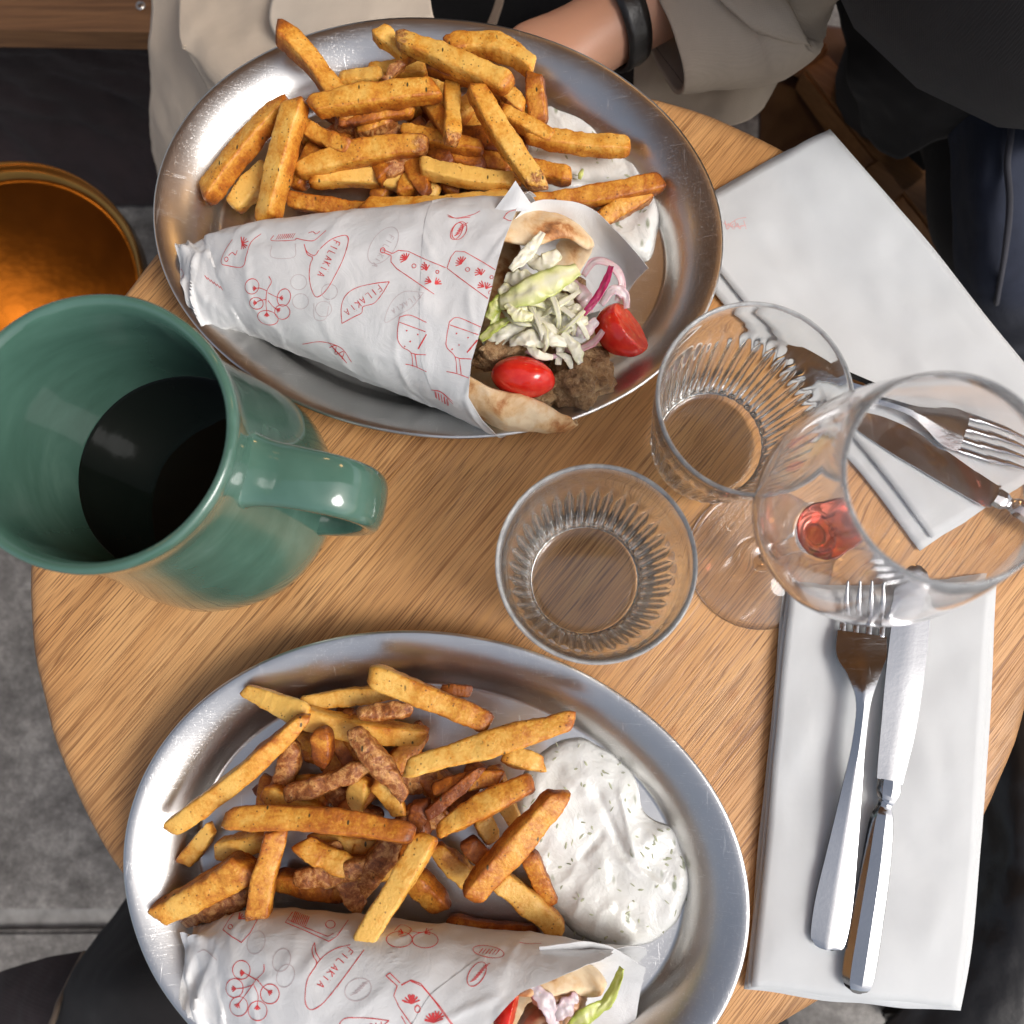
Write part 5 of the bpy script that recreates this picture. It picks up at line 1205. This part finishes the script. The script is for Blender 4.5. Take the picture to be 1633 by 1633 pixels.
# ------------------------------------------------------------------ people and seats round the table
def cloth_patch(name, rows, mat, parent, seed, amt=0.004, thick=0.003, nu=50, nv=50, fold=0.0, fdir=(1, 0)):
    G = patch_pts([[at(x, y, z) for x, y, z in r] for r in rows], nu, nv); Nn = normals(G)
    if sum(n.z for r in Nn for n in r) < 0: Nn = [[-n for n in r] for r in Nn]
    for i in range(nu):
        for j in range(nv):
            p = G[i][j]; ph = (p.x * fdir[0] + p.y * fdir[1]) * 95 + 3 * fbm(p * 7 + Vector((seed, 0, 0)), 2)
            G[i][j] = p + Nn[i][j] * (amt * fbm(p * 13 + Vector((seed, 0, 0)), 4) + fold * math.sin(ph))
    v, f = sheet(G, thick); return mk(name, v, f, mat, parent)
def body(name, joints, edges, mat, parent=None, root=0, sub=2):
    me = bpy.data.meshes.new(name); off = Vector((0, 0, 0)) if parent is None else parent.location
    me.from_pydata([Vector(j[0]) - off for j in joints], edges, [])
    o = link(bpy.data.objects.new(name, me), parent)
    sm = o.modifiers.new('skin', 'SKIN'); sm.use_smooth_shade = True
    for i, j in enumerate(joints):
        me.skin_vertices[0].data[i].radius = j[1] if isinstance(j[1], tuple) else (j[1], j[1]); me.skin_vertices[0].data[i].use_root = (i == root)
    ss = o.modifiers.new('sub', 'SUBSURF'); ss.levels = sub; ss.render_levels = sub
    me.materials.append(mat); return o

# person across the table: beige coat over dark clothes, one forearm bare
pa = thing('person', 'seated person across the table in a beige coat, bare wrist with black bracelet', 'person', (-0.05, 0.62, -0.30), None)
J = [((-0.06, 0.70, -0.22), (0.15, 0.11)), ((-0.06, 0.71, -0.02), (0.14, 0.10)), ((-0.06, 0.70, 0.16), (0.16, 0.11)), ((-0.06, 0.70, 0.25), (0.06, 0.06)),
     ((-0.17, 0.63, -0.24), (0.085, 0.085)), ((-0.20, 0.36, -0.24), (0.07, 0.07)), ((-0.21, 0.31, -0.50), 0.05), ((-0.21, 0.34, -0.68), 0.04),
     ((0.07, 0.63, -0.24), (0.085, 0.085)), ((0.10, 0.36, -0.24), (0.07, 0.07)), ((0.11, 0.31, -0.50), 0.05), ((0.11, 0.34, -0.68), 0.04)]
body('lap_and_torso', J, [(0, 1), (1, 2), (2, 3), (0, 4), (4, 5), (5, 6), (6, 7), (0, 8), (8, 9), (9, 10), (10, 11)], M['black'], pa)
# bare forearm and hand coming out of the sleeve
arm = [(at(1110, -40, -0.045), .030), (at(1030, 8, -0.046), .0275), (at(970, 42, -0.047), .0255), (at(915, 82, -0.050), .0265), (at(862, 132, -0.056), .029), (at(822, 180, -0.062), .026)]
ed = [(i, i + 1) for i in range(5)]; hand = list(arm); tip = at(822, 180, -0.064); dr = (at(822, 180, -.062) - at(915, 82, -.05)); dr.z = 0; dr.normalize(); sd_ = Vector((-dr.y, dr.x, 0))
for q_ in range(4):
    b = len(hand); kp = tip + sd_ * ((q_ - 1.5) * 0.0175); ln = (0.030, 0.036, 0.034, 0.026)[q_]
    hand += [(kp + dr * 0.018 + Vector((0, 0, -.002)), .0088), (kp + dr * (0.018 + ln) + Vector((0, 0, -.014)), .008), (kp + dr * (0.026 + ln) + Vector((0, 0, -.036)), .007)]
    ed += [(5, b), (b, b + 1), (b + 1, b + 2)]
b = len(hand); hand += [(at(870, 125, -.058) - sd_ * 0.030 + dr * 0.012, .0105), (at(870, 125, -.060) - sd_ * 0.036 + dr * 0.042, .009)]; ed += [(4, b), (b, b + 1)]
body('forearm_and_hand', hand, ed, M['skin'], pa, 0)
ba, bb = at(1030, 8, -0.046), at(970, 42, -0.047); ax = (ba - bb).normalized(); bc = at(988, 34, -0.0468); sx = Vector((0, 0, 1)).cross(ax).normalized(); ux = ax.cross(sx); V = []
for a in range(49):
    t = 2 * math.pi * a / 48; rdir = sx * math.cos(t) + ux * math.sin(t)
    for (dr_, da) in ((-.001, -.0085), (.0016, -.009), (.0026, -.004), (.0020, 0), (.0026, .004), (.0016, .009), (-.001, .0085)): V.append(bc + rdir * (0.0268 + dr_) + ax * da)
mk('bracelet', V, grid_faces(49, 7, 0, True), M['leather'], pa)
Z1 = -0.10
cloth_patch('coat_side', [[(236, -60, -.10), (300, -70, -.08), (400, -70, -.07), (500, -60, -.08)], [(238, 60, -.12), (300, 50, -.09), (400, 40, -.08), (500, 50, -.09)], [(240, 160, -.16), (290, 150, -.12), (400, 150, -.10), (500, 150, -.10)], [(238, 232, -.20), (280, 250, -.17), (400, 260, -.15), (520, 270, -.14)], [(262, 330, -.26), (300, 350, -.24), (400, 350, -.22), (520, 350, -.20)]], M['coat'], pa, 1, 0.006, fold=0.0012, fdir=(1, .4))
cloth_patch('coat_flap', [[(285, -60, -.070), (380, -65, -.062), (480, -60, -.055), (580, -60, -.055)], [(285, 60, -.072), (350, 70, -.066), (460, 60, -.058), (590, 50, -.058)], [(300, 95, -.078), (352, 135, -.074), (470, 140, -.070), (600, 130, -.070)], [(335, 160, -.09), (400, 190, -.088), (480, 200, -.085), (600, 200, -.085)]], M['coat'], pa, 2, 0.004, fold=0.0016, fdir=(.8, .6))
cloth_patch('coat_lining', [[(450, -60, -.048), (560, -60, -.044), (680, -60, -.046)], [(430, 20, -.050), (560, 20, -.046), (690, 20, -.048)], [(440, 60, -.055), (560, 90, -.052), (708, 60, -.056)], [(470, 110, -.07), (580, 150, -.07), (740, 120, -.07)]], M['coatlining'], pa, 3, 0.003)
cloth_patch('coat_belt', [[(800, -60, -.070), (812, -60, -.070)], [(790, 0, -.068), (803, 0, -.068)], [(768, 60, -.075), (782, 66, -.075)], [(752, 130, -.085), (768, 136, -.085)]], M['tape'], pa, 5, 0.0, nu=20, nv=5)
# wide sleeve: a flattened tube ending in an open cuff
cuffc, mid_, top_ = at(1085, 75, -0.045), at(1180, -10, -0.045), at(1300, -150, -0.02)
sp = spline([at(1050, 50, -0.055), at(1095, 28, -0.052), at(1170, -20, -0.045), at(1260, -100, -0.02), at(1330, -190, 0.03)], 44)
sr = [v.x for v in spline([(.043, 0, 0), (.050, 0, 0), (.066, 0, 0), (.074, 0, 0), (.078, 0, 0)], 44)]
V, Fc = tube(sp, sr, 40, 0.62, cap=False, wob=0.0)
V = [p + Vector((0, 0, 1)) * (0.006 * fbm(p * 14, 4)) + Vector((1, 0, 0)) * (0.004 * fbm(p * 16 + Vector((4, 0, 0)), 3)) for p in V]
sl_ = mk('coat_sleeve', V, Fc, M['coat'], pa); so_ = sl_.modifiers.new('solid', 'SOLIDIFY'); so_.thickness = 0.003
K = Ink([(V, Fc)], (0, 0), 1, 'sleeve_seam', pa, M['coatseam'], 2.2)
K.line([(1016, 20), (1030, 50), (1052, 84), (1078, 118), (1100, 150)], px=True); K.line([(1118, -20), (1150, 40), (1172, 84), (1186, 120)], px=True); K.done()
cloth_patch('coat_front', [[(1000, -70, -.10), (1130, -60, -.09), (1270, -60, -.09), (1350, -60, -.10)], [(1010, 40, -.10), (1130, 60, -.09), (1240, 60, -.09), (1300, 40, -.10)], [(1010, 130, -.11), (1120, 140, -.10), (1190, 130, -.095), (1262, 90, -.10)], [(1000, 200, -.13), (1100, 210, -.12), (1180, 196, -.11), (1215, 170, -.115)]], M['coat'], pa, 7, 0.006, fold=0.0012, fdir=(.7, -.7))
# person at the right in black with dark jeans
pb = thing('person', 'seated person at the right of the table in black top and dark jeans', 'person', (0.45, 0.42, -0.30))
q = lambda x, y, z: at(x, y, z)
J = [(q(1640, -60, -.16), (0.15, 0.12)), (q(1690, -160, .02), (0.14, 0.11)), (q(1720, -230, .16), (0.15, 0.11)),
     (q(1500, 10, -.20), (0.085, 0.085)), (q(1440, 130, -.22), (0.07, 0.07)), (q(1400, 150, -.45), 0.05), (q(1390, 120, -.66), 0.045),
     (q(1640, 160, -.20), (0.080, 0.080)), (q(1600, 330, -.22), (0.075, 0.07)), (q(1625, 420, -.36), 0.062), (q(1600, 400, -.66), 0.045)]
bd = body('lap_and_torso', J, [(0, 1), (1, 2), (0, 3), (3, 4), (4, 5), (5, 6), (0, 7), (7, 8), (8, 9), (9, 10)], M['black'], pb)
cloth_patch('jeans', [[(1500, 150, -.13), (1560, 120, -.10), (1620, 110, -.09), (1700, 100, -.10)], [(1512, 260, -.15), (1560, 250, -.11), (1625, 240, -.10), (1710, 240, -.11)], [(1520, 360, -.17), (1560, 370, -.13), (1625, 370, -.12), (1715, 370, -.13)], [(1530, 470, -.22), (1566, 490, -.19), (1630, 500, -.18), (1715, 510, -.19)], [(1545, 560, -.34), (1580, 570, -.33), (1640, 580, -.32), (1720, 580, -.33)]], M['denim'], pb, 11, 0.004)
sv = spline([q(1606, 150, -.090), q(1604, 220, -.096), q(1598, 270, -.104), (q(1602, 330, -.108)), q(1596, 400, -.125), q(1582, 490, -.176)], 40)
V, Fc = tube(sv, [.0026] * 40, 8, 0.8); V = [p + Vector((0, 0, .006)) for p in V]; mk('seam', V, Fc, M['seam'], pb)
cloth_patch('jacket_hem', [[(1310, -60, -.10), (1420, -70, -.06), (1560, -70, -.03), (1720, -80, -.03)], [(1345, 60, -.12), (1430, 50, -.08), (1560, 50, -.05), (1720, 50, -.05)], [(1352, 130, -.14), (1430, 140, -.11), (1540, 130, -.08), (1720, 120, -.08)], [(1380, 210, -.20), (1430, 255, -.18), (1500, 225, -.15), (1700, 180, -.13)]], M['black'], pb, 12, 0.006)
# photographer's lap at the bottom edge
pc = thing('person', 'person on this side of the table, only dark trouser knees in view', 'person', (-0.06, -0.35, -0.30))
J = [(Vector((-.04, -.50, -.22)), (0.14, 0.11)), (q(420, 1980, -.20), (0.085, 0.085)), (q(330, 1720, -.19), (0.075, 0.075)), (q(330, 1600, -.40), 0.055), (q(350, 1500, -.68), 0.045),
     (q(980, 1980, -.20), (0.085, 0.085)), (q(1180, 1780, -.20), (0.075, 0.075)), (q(1180, 1640, -.42), 0.055), (q(1150, 1560, -.68), 0.045),
     (Vector((-.04, -.60, 0.0)), (0.13, 0.09)), (Vector((-.04, -.60, .22)), (0.14, 0.09)), (Vector((-.03, -.58, .40)), 0.055)]
body('lap_and_torso', J, [(0, 1), (1, 2), (2, 3), (3, 4), (0, 5), (5, 6), (6, 7), (7, 8), (0, 9), (9, 10), (10, 11)], M['black'], pc)
cloth_patch('trouser_leg', [[(200, 1432, -.30), (250, 1425, -.27), (350, 1425, -.27), (450, 1440, -.30)], [(150, 1500, -.26), (220, 1490, -.20), (330, 1490, -.19), (450, 1500, -.22)], [(95, 1590, -.24), (180, 1570, -.16), (320, 1570, -.14), (470, 1580, -.17)], [(60, 1720, -.24), (170, 1700, -.15), (330, 1690, -.13), (500, 1690, -.16)]], M['black'], pc, 21, 0.003)
cloth_patch('coat_hem', [[(-60, 1570, -.34), (20, 1545, -.31), (80, 1525, -.29), (138, 1518, -.285)], [(-60, 1640, -.32), (20, 1610, -.28), (70, 1600, -.262), (112, 1580, -.255)], [(-60, 1730, -.32), (20, 1720, -.27), (60, 1720, -.25), (82, 1650, -.24)]], M['plum'], pc, 22, 0.004)
sv = spline([q(140, 1515, -.282), q(118, 1556, -.262), q(100, 1592, -.238), q(92, 1618, -.228), q(74, 1660, -.22)], 30)
V, Fc = tube(sv, [.0028] * 30, 8, 0.7); V = [p + Vector((0, 0, .004)) for p in V]; mk('piping', V, Fc, M['tape'], pc)

def rail(name, p0, p1, w, h, mat, parent, bev=.003):
    d = (p1 - p0); L = d.length; V, Fc = rbox(-w / 2, w / 2, 0, L, -h, 0, bev); R3 = d.to_track_quat('Y', 'Z').to_matrix(); return mk(name, [R3 @ p + p0 for p in V], Fc, mat, parent, smooth=False)
# seats and neighbouring table
be = thing('bench', 'oak topped bench with plum brown cloth front behind the brass table', 'bench', (-0.62, 0.62, FLZ + .016))
a0, a1 = q(-60, 47, -.30), q(300, 53, -.30)
def plank(name, p0, p1, wid, th, mat, parent):
    d = (p1 - p0).normalized(); s = Vector((-d.y, d.x, 0)); V = [p + s * o + Vector((0, 0, z)) for p in (p0 - d * .3, p1) for o in (0, wid) for z in (-th, 0)]
    return mk(name, V, [(0, 1, 3, 2), (4, 6, 7, 5), (0, 4, 5, 1), (2, 3, 7, 6), (0, 2, 6, 4), (1, 5, 7, 3)], mat, parent, smooth=False)
plank('seat_board', a0, q(258, 52, -.30), .20, .022, M['board'], be)
V, Fc = lathe([(0, .0016), (.003, .0016), (.0046, .0009), (.005, 0)], 20); c = q(224, 9, -.2995); mk('screw', [p + c for p in V], Fc, M['screw'], be)
cloth_patch('cloth_front', [[(-80, 46, -.325), (120, 50, -.325), (330, 60, -.325)], [(-80, 110, -.44), (120, 110, -.45), (330, 120, -.44)], [(-80, 200, -.60), (120, 210, -.60), (330, 220, -.60)], [(-80, 300, -.71), (120, 320, -.715), (330, 330, -.715)]], M['plum'], be, 31, 0.012)
for lx_ in (40, 205):
    a_ = q(lx_, 12, -.324); a_ = a_ + Vector((0, .13, 0)); rail('leg', a_, Vector((a_.x, a_.y + .01, FLZ + .016)), .05, .05, M['iron'], be)
# brass table with raised rim
bc = q(20, 470, -.30); R = (q(235, 455, -.30) - bc).length
bt = thing('side_table', 'low round side table with shiny brass top left of the mug', 'table', (bc.x, bc.y, FLZ + .016))
V, Fc = lathe([(0, -.004), (R * .9, -.004), (R * .97, -.004), (R * .985, 0.004), (R * .99, .011), (R, .012), (R * 1.004, .009), (R, -.006), (R * .95, -.010), (0, -.010)], 96)
V = [p + bc + Vector((0, 0, 0.0016 * noise.noise(p * 14))) for p in V]; mk('tray_top', V, Fc, M['brass'], bt)
V, Fc = lathe([(0, 0), (.02, 0), (.02, FLZ + .046 - bc.z), (.14, FLZ + .03 - bc.z), (.14, FLZ + .016 - bc.z), (0, FLZ + .016 - bc.z)], 40); mk('pedestal', [p + bc + Vector((0, 0, -.0102)) for p in V], Fc, M['iron'], bt)
# wooden chairs seen past the table at the right
ch = thing('wooden_chair', 'wooden chair under the person in dark jeans at the right', 'chair', (q(1480, 300, -.5).x, q(1480, 300, -.5).y, FLZ + .016))
rail('seat_rail', q(1300, 95, -.31), q(1560, 420, -.31), .035, .05, M['chairwood'], ch)
rail('side_rail', q(1395, 300, -.31), q(1520, 205, -.31), .05, .03, M['chairwood'], ch)
rail('leg', q(1478, 235, -.30), q(1490, 320, FLZ + .016), .036, .036, M['iron'], ch)
rail('leg', q(1300, 60, -.30), q(1306, 130, FLZ + .016), .036, .036, M['chairwood'], ch)
px_ = [[(1190, 60, -.34), (1300, 40, -.33), (1400, 60, -.33)], [(1210, 180, -.345), (1310, 165, -.335), (1430, 190, -.335)], [(1200, 310, -.36), (1330, 290, -.35), (1460, 320, -.35)]]
cloth_patch('seat_pad', px_, M['brownleather'], ch, 41, 0.003)
ch2 = thing('dark_chair', 'dark chair at the lower right below the hanging napkin corner', 'chair', (q(1640, 1350, -.5).x, q(1640, 1350, -.5).y, FLZ + .016))
cloth_patch('seat_pad', [[(1560, 1160, -.34), (1640, 1120, -.32), (1760, 1120, -.32)], [(1560, 1350, -.33), (1640, 1330, -.30), (1760, 1330, -.30)], [(1480, 1560, -.33), (1640, 1530, -.29), (1760, 1530, -.30)], [(1300, 1720, -.34), (1600, 1740, -.30), (1760, 1740, -.31)]], M['leather'], ch2, 42, 0.006, thick=0.03)
rail('leg', q(1460, 1640, -.36), q(1440, 1620, FLZ + .016), .03, .03, M['iron'], ch2)
# faint pink print on the far napkin
o_ = nap2.children[-1]; NV = [v_.co + o_.location + nap2.location for v_ in o_.data.vertices]; NF_ = [tuple(p_.vertices) for p_ in o_.data.polygons]
K = Ink([(NV, NF_)], (0, 0), 1, 'faint_print', nap2, M['pinkink'], 2.0)
for i in range(7): K.line([(1156 + i * 5, 352 + (i % 3) * 4), (1160 + i * 5, 366 - (i % 2) * 5), (1166 + i * 4, 356 + i)], px=True)
K.line([(1158, 362), (1175, 350), (1190, 347)], px=True); K.line([(1154, 356), (1172, 362), (1189, 359)], px=True); K.done()
